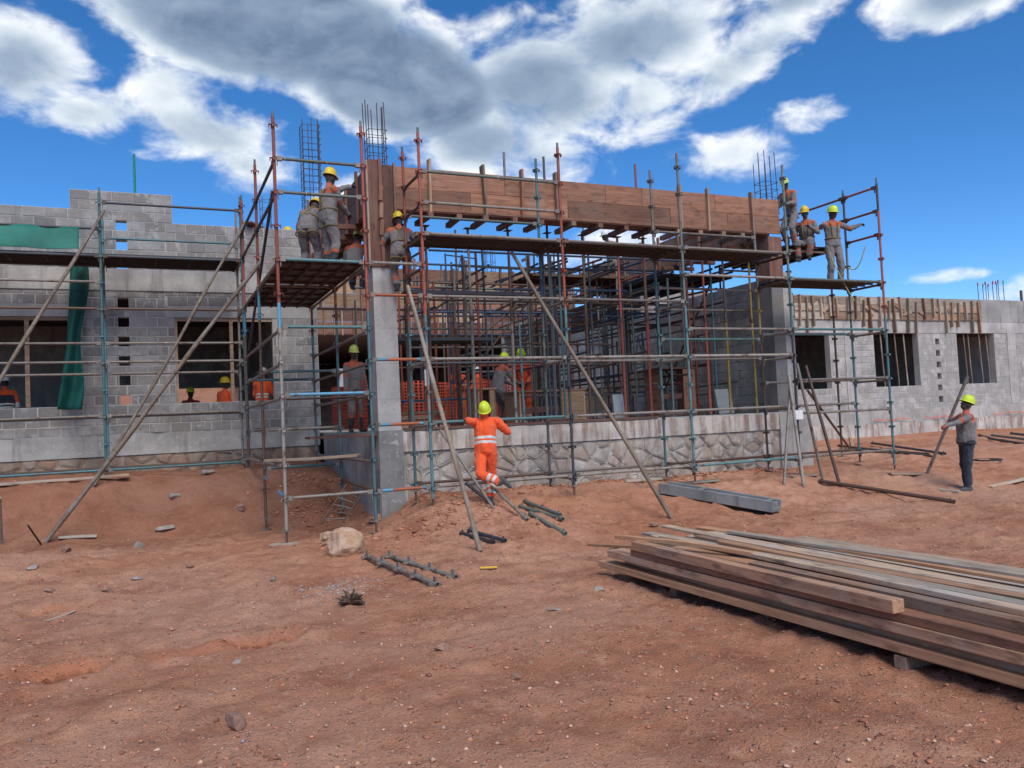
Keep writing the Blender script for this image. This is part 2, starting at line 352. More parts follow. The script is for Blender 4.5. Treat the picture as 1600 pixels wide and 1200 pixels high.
class MB:
    def __init__(s): s.v = []; s.f = []; s.mi = []; s.sm = []
    def add(s, vs, fs, mi=0, smooth=False):
        k = len(s.v); s.v += [tuple(x) for x in vs]; s.f += [tuple(i+k for i in f) for f in fs]
        s.mi += [mi]*len(fs); s.sm += [smooth]*len(fs)
    def box(s, c, size, rot=None, mi=0):
        hx, hy, hz = size[0]/2, size[1]/2, size[2]/2
        vs = [Vector((x, y, z)) for x in (-hx, hx) for y in (-hy, hy) for z in (-hz, hz)]
        if rot is not None: vs = [rot @ v for v in vs]
        c = Vector(c)
        s.add([v+c for v in vs], [(0, 1, 3, 2), (4, 6, 7, 5), (0, 4, 5, 1), (2, 3, 7, 6), (0, 2, 6, 4), (1, 5, 7, 3)], mi)
    def bar(s, p0, p1, w, h, up=(0, 0, 1), mi=0):
        p0, p1 = Vector(p0), Vector(p1)
        s.box((p0+p1)/2, ((p1-p0).length, w, h), frame(p1-p0, up), mi)
    def tube(s, p0, p1, r, n=10, mi=0, r1=None, cap=True):
        p0, p1 = Vector(p0), Vector(p1); r1 = r if r1 is None else r1
        M = frame(p1-p0, (0, 0, 1) if abs((p1-p0).normalized().z) < .95 else (0, 1, 0))
        vs = []
        for q, rr in ((p0, r), (p1, r1)):
            for i in range(n):
                a = 2*math.pi*i/n; vs.append(q + M @ Vector((0, math.cos(a)*rr, math.sin(a)*rr)))
        s.add(vs, [(i, (i+1) % n, n+(i+1) % n, n+i) for i in range(n)], mi, True)
        if cap: s.add(vs, [tuple(range(n))[::-1], tuple(range(n, 2*n))], mi)
    def poly(s, pts, r, n=6, mi=0):
        for a, b in zip(pts, pts[1:]): s.tube(a, b, r, n, mi)
    def mesh(s, name, mats):
        me = bpy.data.meshes.new(name); me.from_pydata(s.v, [], s.f)
        for m in mats: me.materials.append(MATS[m])
        me.polygons.foreach_set('material_index', s.mi); me.polygons.foreach_set('use_smooth', s.sm); me.update()
        return me
    def build(s, name, mats, parent=None):
        if isinstance(mats, str): mats = [mats]
        return link(name, s.mesh(name, mats), None, parent)
def frame(dx, up):
    x = Vector(dx).normalized(); up = Vector(up)
    if abs(x.dot(up.normalized())) > .98: up = Vector((0, 1, 0))
    y = up.cross(x).normalized(); z = x.cross(y)
    return Matrix(((x.x, y.x, z.x), (x.y, y.y, z.y), (x.z, y.z, z.z)))
_cb = {}
def chamfer(L, W, H, mat, bev=.004, rough=0.0, seg=1):
    """box along local X with chamfered edges; seg > 1 and rough > 0 give a bowed, uneven timber"""
    key = (round(L, 3), round(W, 3), round(H, 3), mat, bev, rough, seg)
    if rough == 0 and key in _cb: return _cb[key]
    bm = bmesh.new(); bmesh.ops.create_cube(bm, size=1)
    for v in bm.verts: v.co = Vector((v.co.x*L, v.co.y*W, v.co.z*H))
    if seg > 1:
        ed = [e for e in bm.edges if abs((e.verts[0].co-e.verts[1].co).x) > L*.9]
        bmesh.ops.subdivide_edges(bm, edges=ed, cuts=seg-1)
    if bev: bmesh.ops.bevel(bm, geom=[e for e in bm.edges if e.calc_length() > 0 and len(e.link_faces) == 2 and e.calc_face_angle() > .5], offset=bev, segments=1, affect='EDGES')
    if rough:
        k1, k2, ph = random.uniform(-1, 1), random.uniform(-1, 1), random.uniform(0, 6)
        for v in bm.verts:
            u = v.co.x/L
            v.co.z += rough*(k1*(u*u-.08)*2 + .35*math.sin(u*5+ph)); v.co.y += rough*(k2*(u*u-.08) + .25*math.sin(u*4+ph*2))
            v.co += Vector((random.uniform(-1, 1), random.uniform(-1, 1), random.uniform(-1, 1)))*rough*.05
    me = bpy.data.meshes.new('timber'); bm.to_mesh(me); bm.free(); me.materials.append(MATS[mat])
    if rough == 0: _cb[key] = me
    return me
def bar(name, p0, p1, w, h, mat, parent=None, up=(0, 0, 1), bev=.004, rough=0.0, seg=1):
    p0, p1 = Vector(p0), Vector(p1)
    mw = Matrix.Translation((p0+p1)/2) @ frame(p1-p0, up).to_4x4()
    return link(name, chamfer((p1-p0).length, w, h, mat, bev, rough, seg), None, parent, mw)
_tb = {}
def tube(name, p0, p1, r, mat, parent=None, n=12, hollow=True, taper=1.0, wob=0.0):
    """round tube, local Z along its length, open dark end as on real scaffold tube"""
    p0, p1 = Vector(p0), Vector(p1); L = (p1-p0).length
    key = (round(L, 3), r, mat, n, taper)
    if wob or key not in _tb:
        b = MB(); k = 14 if wob else 1; ring = []
        ph = random.uniform(0, 6)
        for j in range(k+1):
            u = j/k; rr = r*(1+(taper-1)*u)*(1+wob*.12*math.sin(u*23+ph))
            ox, oy = wob*.02*math.sin(u*7+ph)*4*u*(1-u), wob*.02*math.cos(u*5+ph)*4*u*(1-u)
            ring.append([(ox+rr*math.cos(2*math.pi*i/n), oy+rr*math.sin(2*math.pi*i/n), u*L) for i in range(n)])
        vs = [p for q in ring for p in q]
        b.add(vs, [(j*n+i, j*n+(i+1) % n, (j+1)*n+(i+1) % n, (j+1)*n+i) for j in range(k) for i in range(n)], 0, True)
        for ri, flip in ((0, True), (k, False)):
            if hollow:
                z = 0 if flip else L; dz = .05 if flip else -.05; q = .85
                a = [(r*math.cos(2*math.pi*i/n), r*math.sin(2*math.pi*i/n), z) for i in range(n)]
                c = [(x*q, y*q, z) for x, y, _ in a]; e = [(x, y, z+dz) for x, y, _ in c]
                f = [(i, (i+1) % n, n+(i+1) % n, n+i) for i in range(n)]+[(n+i, n+(i+1) % n, 2*n+(i+1) % n, 2*n+i) for i in range(n)]+[tuple(range(2*n, 3*n))]
                b.add(a+c+e, [t_[::-1] if not flip else t_ for t_ in f])
            else: b.add(ring[ri], [tuple(range(n))[::-1] if flip else tuple(range(n))])
        me = b.mesh('tube', [mat])
        if not wob: _tb[key] = me
    else: me = _tb[key]
    z = (p1-p0).normalized(); q = Vector((0, 0, 1)).rotation_difference(z)
    return link(name, me, None, parent, Matrix.Translation(p0) @ q.to_matrix().to_4x4())

# ------------------------------------------------------------------ terrain
def sst(a, b, x): u = np.clip((x-a)/(b-a), 0, 1); return u*u*(3-2*u)
_perm = rng.integers(0, 1 << 30, 4096)
def vnoise(x, y, seed=0):
    xi = np.floor(x).astype(np.int64); yi = np.floor(y).astype(np.int64); fx = x-xi; fy = y-yi
    fx = fx*fx*fx*(fx*(fx*6-15)+10); fy = fy*fy*fy*(fy*(fy*6-15)+10)
    def h(i, j): return (_perm[(i*73 + j*1531 + seed*977 + _perm[(j*37+i*11+seed) & 4095]) & 4095] % 10007)/10007.0
    return (h(xi, yi)*(1-fx)+h(xi+1, yi)*fx)*(1-fy)+(h(xi, yi+1)*(1-fx)+h(xi+1, yi+1)*fx)*fy - .5
def fbm(x, y, s, o=4, seed=0):
    r = 0; a = 1.0
    for k in range(o): r = r + a*vnoise(x*s, y*s, seed+k*7); a *= .5; s *= 2.03
    return r
def gauss(x, y, cx, cy, sx, sy): return np.exp(-((x-cx)/sx)**2-((y-cy)/sy)**2)
def ground_h(x, y):
    x = np.asarray(x, float); y = np.asarray(y, float)
    xw = x + .5*fbm(x, y, .6, 3, 50); yw = y + .5*fbm(x, y, .6, 3, 60)
    right = sst(3.0, 4.3, xw)
    g_r = sst(9.3, 13.3, yw - .35*sst(9, 12, x))*.42 + sst(13.5, 20, y)*.16
    bank = sst(14.5, 16.4, yw)
    g_l = .04 + bank*.88
    h = g_r*right + g_l*(1-right)
    behind = sst(17.0, 18.0, y)*(1-sst(3, 4, x)); h = h*(1-behind) + 1.0*behind
    h = h + .17*gauss(x, y, 4.15, 11.6, .75, .7) + .08*gauss(x, y, 4.9, 10.6, .8, .6) - .16*gauss(x, y, 2.85, 13.3, .5, .8)
    h = h + .22*gauss(x, y, 2.9, 15.2, .5, .6) + .16*gauss(x, y, -2.2, 12.6, .9, .9) + .08*gauss(x, y, 6.9, 12.7, 1.2, .4)
    h = h + .10*gauss(x, y, 14.0, 11.4, 1.6, .8)
    amp = .35+.65*sst(7, 11, y)
    near = sst(60, 25, np.hypot(x, y))
    h = h + near*(.11*amp*fbm(x, y, .55, 3, 1) + .052*amp*fbm(x, y, 2.1, 3, 11) + .040*fbm(x, y, 6.5, 2, 21) + .020*fbm(x, y, 15, 2, 27))
    h = h + 4.8*sst(35, 44, y) + .10*bank*(1-bank)*4*(1-right)*fbm(x, y, 3.0, 3, 71)
    for k, r in enumerate(RUTS):
        u, v = x-r.x, y-r.y
        dep = np.exp(-(u/.30)**4-(v/.16)**4); h = h - dep*(.11+.026*np.sin((u+v*.4)*62)) + .07*gauss(x, y, r.x+.34, r.y-.08, .13, .16)+.06*gauss(x, y, r.x-.36, r.y, .12, .17)
    # low waves of old wheel tracks on the left
    tr = gauss(x, y, .4, 9.0, 2.2, 1.0); h = h + tr*.03*np.sin((x*1.0+y*.35)*9+2*fbm(x, y, .8, 2, 33))
    return h
def gz(x, y): return float(ground_h(np.array([x]), np.array([y]))[0])
def axis(lo, hi, fine, far):
    a = list(np.arange(lo, hi+1e-6, fine)); s = fine; p = a[-1]; up = []
    while p < far: s *= 1.22; p += s; up.append(p)
    s = fine; p = a[0]; dn = []
    while p > -far: s *= 1.22; p -= s; dn.append(p)
    return np.array(dn[::-1]+a+up)
xs = axis(-4, 16.5, .048, 3500); ys = axis(2.6, 17.5, .045, 3500)
GX, GY = np.meshgrid(xs, ys); GZ = ground_h(GX, GY)
def grid_mesh(name, X, Y, Z, mat):
    ny, nx = X.shape; me = bpy.data.meshes.new(name)
    co = np.stack([X, Y, Z], -1).reshape(-1, 3).astype(np.float32)
    i = np.arange(nx*ny).reshape(ny, nx); q = np.stack([i[:-1, :-1], i[:-1, 1:], i[1:, 1:], i[1:, :-1]], -1).reshape(-1, 4)
    me.vertices.add(len(co)); me.vertices.foreach_set('co', co.ravel())
    me.loops.add(q.size); me.loops.foreach_set('vertex_index', q.ravel().astype(np.int32))
    me.polygons.add(len(q)); me.polygons.foreach_set('loop_start', (np.arange(len(q))*4).astype(np.int32)); me.polygons.foreach_set('use_smooth', np.ones(len(q), bool))
    me.update(); me.validate(); me.materials.append(MATS[mat]); return me
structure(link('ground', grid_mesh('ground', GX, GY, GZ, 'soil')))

ICO_V = None
def ico():
    global ICO_V, ICO_F
    if ICO_V is None:
        bm = bmesh.new(); bmesh.ops.create_icosphere(bm, subdivisions=1, radius=1)
        ICO_V = np.array([v.co[:] for v in bm.verts]); ICO_F = np.array([[v.index for v in f.verts] for f in bm.faces]); bm.free()
    return ICO_V, ICO_F
OCT_V = np.array([(1, 0, 0), (0, 1, 0), (-1, 0, 0), (0, -1, 0), (0, 0, 1), (0, 0, -1)], float); OCT_F = np.array([(0, 1, 4), (1, 2, 4), (2, 3, 4), (3, 0, 4), (1, 0, 5), (2, 1, 5), (3, 2, 5), (0, 3, 5)])
def scatter(name, label, P, S, tint, flat=.65, oct_=False):
    V, Fc = (OCT_V, OCT_F) if oct_ else ico(); n = len(P); k = len(V)
    jit = 1+rng.normal(0, .22, (n, k, 1)); sc = S[:, None, None]*np.stack([rng.uniform(.7, 1.5, n), rng.uniform(.6, 1.1, n), rng.uniform(.30, flat, n)], -1)[:, None, :]
    v = V[None]*jit*sc; a = rng.uniform(0, 6.28, n); ca, sa = np.cos(a)[:, None], np.sin(a)[:, None]
    x = v[..., 0]*ca-v[..., 1]*sa; y = v[..., 0]*sa+v[..., 1]*ca
    v = np.stack([x, y, v[..., 2]], -1)+P[:, None, :]
    f = (Fc[None]+(np.arange(n)*k)[:, None, None]).reshape(-1, 3)
    me = bpy.data.meshes.new(name); me.vertices.add(n*k); me.vertices.foreach_set('co', v.reshape(-1).astype(np.float32))
    me.loops.add(f.size); me.loops.foreach_set('vertex_index', f.ravel().astype(np.int32))
    me.polygons.add(len(f)); me.polygons.foreach_set('loop_start', (np.arange(len(f))*3).astype(np.int32)); me.update()
    ca_ = me.color_attributes.new('tint', 'FLOAT_COLOR', 'POINT'); c = np.concatenate([np.repeat(tint, k, 0), np.ones((n*k, 1))], 1)
    ca_.data.foreach_set('color', c.ravel().astype(np.float32)); me.materials.append(MATS['pebble'])
    o = stuff(link(name, me)); o['label'] = label; o['category'] = name.replace('_', ' '); return o
def tints(n, pal, p):
    pal = np.array(pal); c = pal[rng.choice(len(pal), n, p=p)]; return np.clip(c*rng.uniform(.7, 1.25, (n, 1)), 0, .8)
n = 80000
rr = 3.2+15*rng.random(n)**1.15; aa = YAW+rng.uniform(-.68, .70, n)
px_, py_ = rr*np.cos(aa), rr*np.sin(aa)
dn = fbm(px_, py_, .9, 3, 5)+.25*fbm(px_, py_, 4, 2, 6)
keep = (dn > rng.uniform(-.75, .55, n)) & ~((px_ > 3.6) & (px_ < 12.9) & (py_ > 13.45)) & ~((py_ > 18.1) & (px_ < 3.6))
px_, py_ = px_[keep], py_[keep]; n = len(px_)
S = np.minimum(.0026*np.exp(rng.exponential(.46, n)), .018)
PAL = [(.56, .36, .26), (.50, .25, .155), (.38, .155, .09), (.30, .29, .28), (.50, .46, .42), (.42, .25, .15)]
scatter('loose_gravel', 'small loose stones and clods scattered over the red soil', np.stack([px_, py_, ground_h(px_, py_)+S*.18], 1), S, tints(n, PAL, [.28, .42, .24, .015, .0, .045]), .75, True)
c0 = at(530, 925, Z=0); n = 380
gx = c0.x+rng.normal(0, .2, n); gy = c0.y+rng.normal(0, .24, n)
S = rng.uniform(.006, .013, n)
scatter('white_chippings', 'patch of pale grey stone chippings beside the dark root clump', np.stack([gx, gy, ground_h(gx, gy)+S*.3], 1), S, tints(n, [(.40, .37, .34), (.33, .29, .26)], [.6, .4]))
# crumbly earth thrown up along the wall foot and in the pit
n = 6400
gx = np.concatenate([rng.uniform(4, 12, 3600), rng.normal(2.85, .45, 1600), rng.normal(4.1, .8, 1200)]); gy = np.concatenate([13.3-np.abs(rng.normal(0, .3, 3600)), rng.normal(15.0, .6, 1600), rng.normal(11.5, .7, 1200)])
S = np.minimum(.007*np.exp(rng.exponential(.55, n)), .05)
nn_ = 15000; r2 = 3.0+13*rng.random(nn_)**1.1; a2 = YAW+rng.uniform(-.66, .68, nn_); x2, y2 = r2*np.cos(a2), r2*np.sin(a2); k2 = (fbm(x2, y2, 1.1, 3, 91) > rng.uniform(-.5, .4, nn_)) & (y2 < 13.3); x2, y2 = x2[k2], y2[k2]
gx = np.concatenate([gx, x2]); gy = np.concatenate([gy, y2]); S = np.concatenate([S, np.minimum(.005*np.exp(rng.exponential(.45, len(x2))), .02)]); n = len(gx)
scatter('earth_clods', 'crumbly red earth clods strewn over the ground and along the plinth', np.stack([gx, gy, ground_h(gx, gy)+S*.12], 1), S, tints(n, [(.40, .16, .088), (.46, .205, .12), (.29, .115, .066)], [.45, .35, .2]))

def rock(name, label, c, size, mat, seed, sub=3, flat=.8, group=None, sink=.25):
    bm = bmesh.new(); bmesh.ops.create_icosphere(bm, subdivisions=sub, radius=1)
    off = Vector((seed*3.7, seed*1.9, seed*5.1))
    planes = []
    rs = random.Random(seed)
    for _ in range(11):
        nn = Vector((rs.gauss(0, 1), rs.gauss(0, 1), rs.gauss(0, 1))).normalized(); planes.append((nn, rs.uniform(.70, .95) if sub == 4 else rs.uniform(.42, .8)))
    for v in bm.verts:
        p = v.co.copy(); 
        for nn, dd in planes:
            q = p.dot(nn)
            if q > dd: p -= nn*(q-dd)*(.85 if sub == 4 else .96)
        p *= 1+.14*mnoise.noise(p*1.6+off)+.06*mnoise.noise(p*4+off)
        v.co = Vector((p.x*size[0], p.y*size[1], p.z*size[2]))
    for f in bm.faces: f.smooth = False
    me = bpy.data.meshes.new(name); bm.to_mesh(me); bm.free(); me.materials.append(MATS[mat])
    o = link(name, me, None, None, Matrix.Translation((c[0], c[1], c[2]+size[2]*(1-sink*2))) @ Matrix.Rotation(seed, 4, 'Z'))
    return tag(o, label, 'rock', group)
def on_ground(px, py):
    """where the line of sight first meets the soil"""
    r = CF + CR*((px-800)/FPX) + CU*((600-py)/FPX); t = np.arange(2.5, 45, .02)
    x, y, z = r.x*t, r.y*t, CAMH+r.z*t; g = ground_h(x, y); k = int(np.argmax(z <= g)) if (z <= g).any() else len(t)-1
    return Vector((float(x[k]), float(y[k]), float(g[k])))

# ------------------------------------------------------------------ masonry
def subtract(a, b, cuts):
    segs = [(a, b)]
    for c0, c1 in cuts:
        out = []
        for s0, s1 in segs:
            if c1 <= s0 or c0 >= s1: out.append((s0, s1)); continue
            if c0 > s0: out.append((s0, c0))
            if c1 < s1: out.append((c1, s1))
        segs = out
    return segs
def masonry(parent, origin, du, u0, u1, z0, z1, openings, top=None, thick=.2, H=.2, L=.4, joint=.014, mat='block', limit=300, mortar='mortar', nrm=None, seed=1, rec=.004):
    """block wall in the plane through origin along du; openings are (u0, u1, z0, z1); each block is a part"""
    rs = random.Random(seed); du = Vector(du); origin = Vector(origin); nrm = Vector(nrm)   # nrm points to the viewer's side
    R = Matrix((du, -nrm, Vector((0, 0, 1)))).transposed()
    mb = MB(); blocks = []; k = 0; z = z0
    while z < z1-.02:
        h = min(H, z1-z); zc = z+h/2
        cuts = [(o[0], o[1]) for o in openings if o[2] < zc < o[3]]
        a, b = u0, u1
        if top:
            cuts += [(q0, q1) for q0, q1, zt in top if zc > zt]
        for s0, s1 in subtract(a, b, cuts):
            if s1-s0 < .03: continue
            c = origin+du*((s0+s1)/2)-nrm*(thick/2+rec); c.z = zc
            mb.box(c, (s1-s0, thick-2*rec, h), R)
            u = math.floor((s0-(k % 2)*L/2)/L)*L+(k % 2)*L/2
            while u < s1-.02:
                b0, b1 = max(u, s0), min(u+L, s1)
                if b1-b0 > .05:
                    j = joint*rs.uniform(.7, 1.5)
                    blocks.append((b0+j/2, b1-j/2, zc+rs.uniform(-.002, .002), h-joint*rs.uniform(.75, 1.3), rs.uniform(-.003, .004)))
                u += L
        z += H; k += 1
    mb.build('mortar_bed', mortar, parent)
    cam0 = Vector((0, 0, CAMH)); data = []
    for b0, b1, zc, h, pr in blocks:
        c = origin+du*((b0+b1)/2)-nrm*(thick/2-pr); c.z = zc
        data.append(((c-cam0).length/(b1-b0), c, b1-b0, h))
    def vis(c):
        v = c-cam0; dd = v.dot(CF); return dd > 0 and abs(v.dot(CR)/dd*FPX) < 830 and abs(v.dot(CU)/dd*FPX) < 630
    data.sort(key=lambda q: (not vis(q[1]), q[0]))
    rest = MB()
    for i, (_, c, w, h) in enumerate(data):
        if i < limit:
            w_ = round(w/.012)*.012 if w < .36 else .386
            me = chamfer(.386, thick, .186, mat, .005)
            mw = Matrix.Translation(c) @ (R @ Matrix.Rotation(rs.uniform(-.004, .004), 3, 'Z')).to_4x4() @ Matrix.Diagonal((w/.386, 1, h/.186, 1))
            link('block', me, None, parent, mw)
        else: rest.box(c, (w, thick, h), R)
    if rest.v: stuff(rest.build('blockwork', mat, parent))
def boxes(name, mat, parent, lst):
    b = MB()
    for (x0, x1, y0, y1, z0, z1) in lst: b.box(((x0+x1)/2, (y0+y1)/2, (z0+z1)/2), (x1-x0, y1-y0, z1-z0))
    return b.build(name, mat, parent)
def bumpy_slab(name, mat, parent, x0, x1, z0, z1, y, depth, amp=.02, step=.06, edge=.02, seed=0, axis='x'):
    """uneven hand-rendered face (front at y, varying), closed behind"""
    nx, nz = max(2, int((x1-x0)/step)), max(2, int((z1-z0)/step)); b = MB(); vs = []
    for j in range(nz+1):
        for i in range(nx+1):
            x = x0+(x1-x0)*i/nx; z = z0+(z1-z0)*j/nz
            nn = mnoise.noise(Vector((x*2.2, z*2.2, seed)))*amp+mnoise.noise(Vector((x*8, z*8, seed+5)))*amp*.4
            if j == nz: z += mnoise.noise(Vector((x*3, 1, seed)))*edge
            vs.append((x, y-nn, z))
    fs = [(j*(nx+1)+i, j*(nx+1)+i+1, (j+1)*(nx+1)+i+1, (j+1)*(nx+1)+i) for j in range(nz) for i in range(nx)]
    b.add(vs, fs, 0, True)
    top = [vs[nz*(nx+1)+i] for i in range(nx+1)]; bk = [(x, y+depth, z) for x, _, z in top]
    m_ = nx+1; b.add(top+bk, [(i, i+1, m_+i+1, m_+i) for i in range(nx)])
    for i0 in (0, nx):
        col = [vs[j*(nx+1)+i0] for j in range(nz+1)]; bk = [(x, y+depth, z) for x, _, z in col]; m2 = nz+1
        b.add(col+bk, [((j, m2+j, m2+j+1, j+1) if i0 == 0 else (j, j+1, m2+j+1, m2+j)) for j in range(nz)])
    if axis == 'y': b.v = [(yy, xx, zz) for xx, yy, zz in b.v]; b.f = [f[::-1] for f in b.f]
    return b.build(name, mat, parent)

# left wing
WL = 18.3
lw = thing('block_wall', 'long grey block wall of the left wing with two window openings', 'wall', (0, WL, 1))
V_Z = [2.35, 2.75, 3.15, 3.55, 3.95, 4.35]
ol = [(-2.95, -1.39, 2.35, 4.15), (.53, 2.52, 2.35, 4.15)] + [(-.54, -.33, z, z+.2) for z in V_Z] + [(-.54, -.33, 5.55, 5.75), (-.54, -.33, 5.95, 6.15), (-.54, -.33, 5.15, 5.35)]
masonry(lw, (0, WL, 0), (1, 0, 0), -9, 3.5, 1.75, 4.15, ol, nrm=(0, -1, 0), joint=.022, seed=3, limit=200)
masonry(lw, (0, WL, 0), (1, 0, 0), -9, 3.5, 5.15, 6.75, ol, top=[(-9, -1.36, 6.28), (.54, 3.5, 6.18)], nrm=(0, -1, 0), joint=.012, seed=4, limit=100)
boxes('lintel', 'concrete', lw, [(-3.3, -1.25, WL-.004, WL+.2, 4.153, 4.40)]); boxes('lintel', 'concrete', lw, [(.36, 3.5, WL-.004, WL+.2, 4.153, 4.40)])
masonry(lw, (0, WL, 0), (1, 0, 0), -1.247, .357, 4.15, 4.75, ol, nrm=(0, -1, 0), joint=.018, seed=8, limit=20)
masonry(lw, (0, WL, 0), (1, 0, 0), .36, 3.5, 4.403, 4.8, [], nrm=(0, -1, 0), joint=.018, seed=9, limit=20)
masonry(lw, (0, WL, 0), (1, 0, 0), -9, -1.25, 4.403, 4.8, [], nrm=(0, -1, 0), joint=.018, seed=10, limit=20)
bumpy_slab('ring_beam', 'ring_beam', lw, -9, 3.5, 4.70, 5.148, WL-.022, .2, .010, .12, .0, 3)
bumpy_slab('render_band', 'render', lw, -9, 3.46, 1.32, 1.75, WL-.035, .2, .016, .07, .03, 7)
boxes('window_frame', 'batten', lw, [(-2.95, -1.39, WL+.03, WL+.09, 4.08, 4.148), (-1.45, -1.392, WL+.03, WL+.09, 2.36, 4.08), (-2.2, -2.12, WL+.03, WL+.09, 2.36, 4.08)])
boxes('window_frame', 'batten', lw, [(.53, 2.52, WL+.03, WL+.09, 4.08, 4.148), (.532, .58, WL+.03, WL+.09, 2.36, 4.08), (1.62, 1.69, WL+.03, WL+.09, 2.36, 4.08)])

def stone_panel(parent, x0, x1, z0, z1, y, cell=.30, seed=5, recess=.0, limit=300, smat='stone_washed', rib=.016, ribmat='render', cover=.0, axis='x', seg=3, skip=0.0):
    """rubble stonework: every stone a rounded, slightly domed piece inside a raised mortar ribbon"""
    rs = random.Random(seed); pts = []
    nx = int((x1-x0)/cell)+3; nz = int((z1-z0)/(cell*.8))+3
    for j in range(-1, nz):
        for i in range(-1, nx):
            if rs.random() < .80: pts.append((x0+(i+.5*(j % 2)+rs.uniform(-.42, .42))*cell, z0+(j+rs.uniform(-.40, .40))*cell*.8))
            if rs.random() < .12: pts.append((x0+(i+rs.uniform(-.5, .5))*cell, z0+(j+rs.uniform(-.5, .5))*cell*.8))
    ribs = MB(); rest = MB(); cnt = 0
    def mapv(x, yy, z): return (x, yy, z) if axis == 'x' else (yy, x, z)
    for (cx, cz) in pts:
        poly = [(x0, z0), (x1, z0), (x1, z1), (x0, z1)]
        for (ox, oz) in pts:
            dx, dz = ox-cx, oz-cz; dd = dx*dx+dz*dz
            if dd < 1e-9 or dd > (cell*3)**2: continue
            mx, mz = (ox+cx)/2, (oz+cz)/2; out = []
            for i in range(len(poly)):
                p, q = poly[i], poly[(i+1) % len(poly)]
                sp = (p[0]-mx)*dx+(p[1]-mz)*dz; sq = (q[0]-mx)*dx+(q[1]-mz)*dz
                if sp <= 0: out.append(p)
                if sp*sq < 0: t_ = sp/(sp-sq); out.append((p[0]+(q[0]-p[0])*t_, p[1]+(q[1]-p[1])*t_))
            poly = out
            if len(poly) < 3: break
        if len(poly) < 3: continue
        gx = sum(p[0] for p in poly)/len(poly); gz_ = sum(p[1] for p in poly)/len(poly)
        ar = abs(sum(poly[i][0]*poly[(i+1) % len(poly)][1]-poly[(i+1) % len(poly)][0]*poly[i][1] for i in range(len(poly))))/2
        if ar < .008: continue
        for cut in (.17, .25):
            q = []
            for i in range(len(poly)):
                a, b_ = poly[i], poly[(i+1) % len(poly)]; e_ = cut*rs.uniform(.6, 1.3)
                q += [(a[0]*(1-e_)+b_[0]*e_, a[1]*(1-e_)+b_[1]*e_), (a[0]*e_+b_[0]*(1-e_), a[1]*e_+b_[1]*(1-e_))]
            poly = q
        sz = math.sqrt(ar)
        def off(dm): return [(gx+(p[0]-gx)*(1-dm/sz*2), gz_+(p[1]-gz_)*(1-dm/sz*2)) for p in poly]
        pr = rs.uniform(-.006, .006)
        lo, mi_, hi = off(.012), off(.024), off(.07)
        n_ = len(poly); m = MB()
        vs = [mapv(a, y+.03, b_) for a, b_ in lo]+[mapv(a, y-.006-pr, b_) for a, b_ in mi_]+[mapv(a, y-.009-pr+rs.uniform(-.004, .004), b_) for a, b_ in hi]+[mapv(gx, y-.011-pr, gz_)]
        fs = [(i, (i+1) % n_, n_+(i+1) % n_, n_+i) for i in range(n_)]+[(n_+i, n_+(i+1) % n_, 2*n_+(i+1) % n_, 2*n_+i) for i in range(n_)]+[(2*n_+i, 2*n_+(i+1) % n_, 3*n_) for i in range(n_)]
        if axis == 'y': fs = [f[::-1] for f in fs]
        tgt = m if cnt < limit else rest
        tgt.add(vs, fs, 0, True)
        if cnt < limit: m.build('stone', smat, parent)
        cnt += 1
        # mortar ribbon round the stone, broken here and there
        a0 = rs.random(); a1 = a0+rs.uniform(.45, 1.0)
        if rs.random() < skip: a1 = a0+rs.uniform(0, .25)
        o1, o2, o3 = off(.004), off(.014), off(.026)
        vs = []; 
        for i in range(n_):
            w = 1.0 if (a0 <= (i/n_) <= a1 or a0 <= i/n_+1 <= a1) else -.25
            hgt = rib*w*rs.uniform(.75, 1.2)
            vs += [mapv(o1[i][0], y+.004, o1[i][1]), mapv(o2[i][0], y-.014-hgt, o2[i][1]), mapv(o3[i][0], y+.004, o3[i][1])]
        fs = []
        for i in range(n_):
            j = (i+1) % n_; fs += [(3*i, 3*j, 3*j+1, 3*i+1), (3*i+1, 3*j+1, 3*j+2, 3*i+2)]
        if axis == 'y': fs = [f[::-1] for f in fs]
        ribs.add(vs, fs, 0, True)
    stuff(ribs.build('mortar_ribbon', ribmat, parent))
    if rest.v: stuff(rest.build('stonework', smat, parent))
boxes('footing', 'stone_earth', lw, [(-9, 3.44, WL+.0, WL+.3, .3, 1.33)])
stone_panel(lw, -3.2, 3.44, .75, 1.32, WL-.004, .34, 12, rib=.004, limit=60, smat='stone_earth', ribmat='stone_earth')

# entrance plinth, columns
PF = 13.5                                     # front face of the entrance
pl = thing('stone_plinth', 'whitewashed rubble stone plinth wall carrying the entrance floor', 'wall', (8, PF, .3))
boxes('core', 'render', pl, [(3.58, 12.7, PF+.005, PF+.45, -.3, 1.50), (3.55, 4.0, PF+.45, WL, -.3, 1.50)])
bumpy_slab('coping_band', 'render_white', pl, 3.96, 12.28, 1.22, 1.56, PF-.045, .5, .018, .06, .025, 21)
stone_panel(pl, 4.0, 12.28, .1, 1.22, PF-.002, .31, 31, rib=.016, limit=190, ribmat='stone_washed', skip=.5)
bumpy_slab('side_face', 'render', pl, PF-.02, WL-.1, -.2, 1.55, 3.53, .3, .014, .09, .02, 23, axis='y')
bumpy_slab('column_base', 'base_stained', pl, 3.53, 3.955, -.2, 1.60, PF-.07, .5, .02, .06, .0, 41)
bumpy_slab('column_base', 'render', pl, 12.26, 13.12, -.2, 1.56, PF-.07, .5, .02, .06, .0, 42)
fl = thing('floor_slab', 'concrete entrance floor slab on top of the stone plinth', 'floor slab', (8, 18, 1.58))
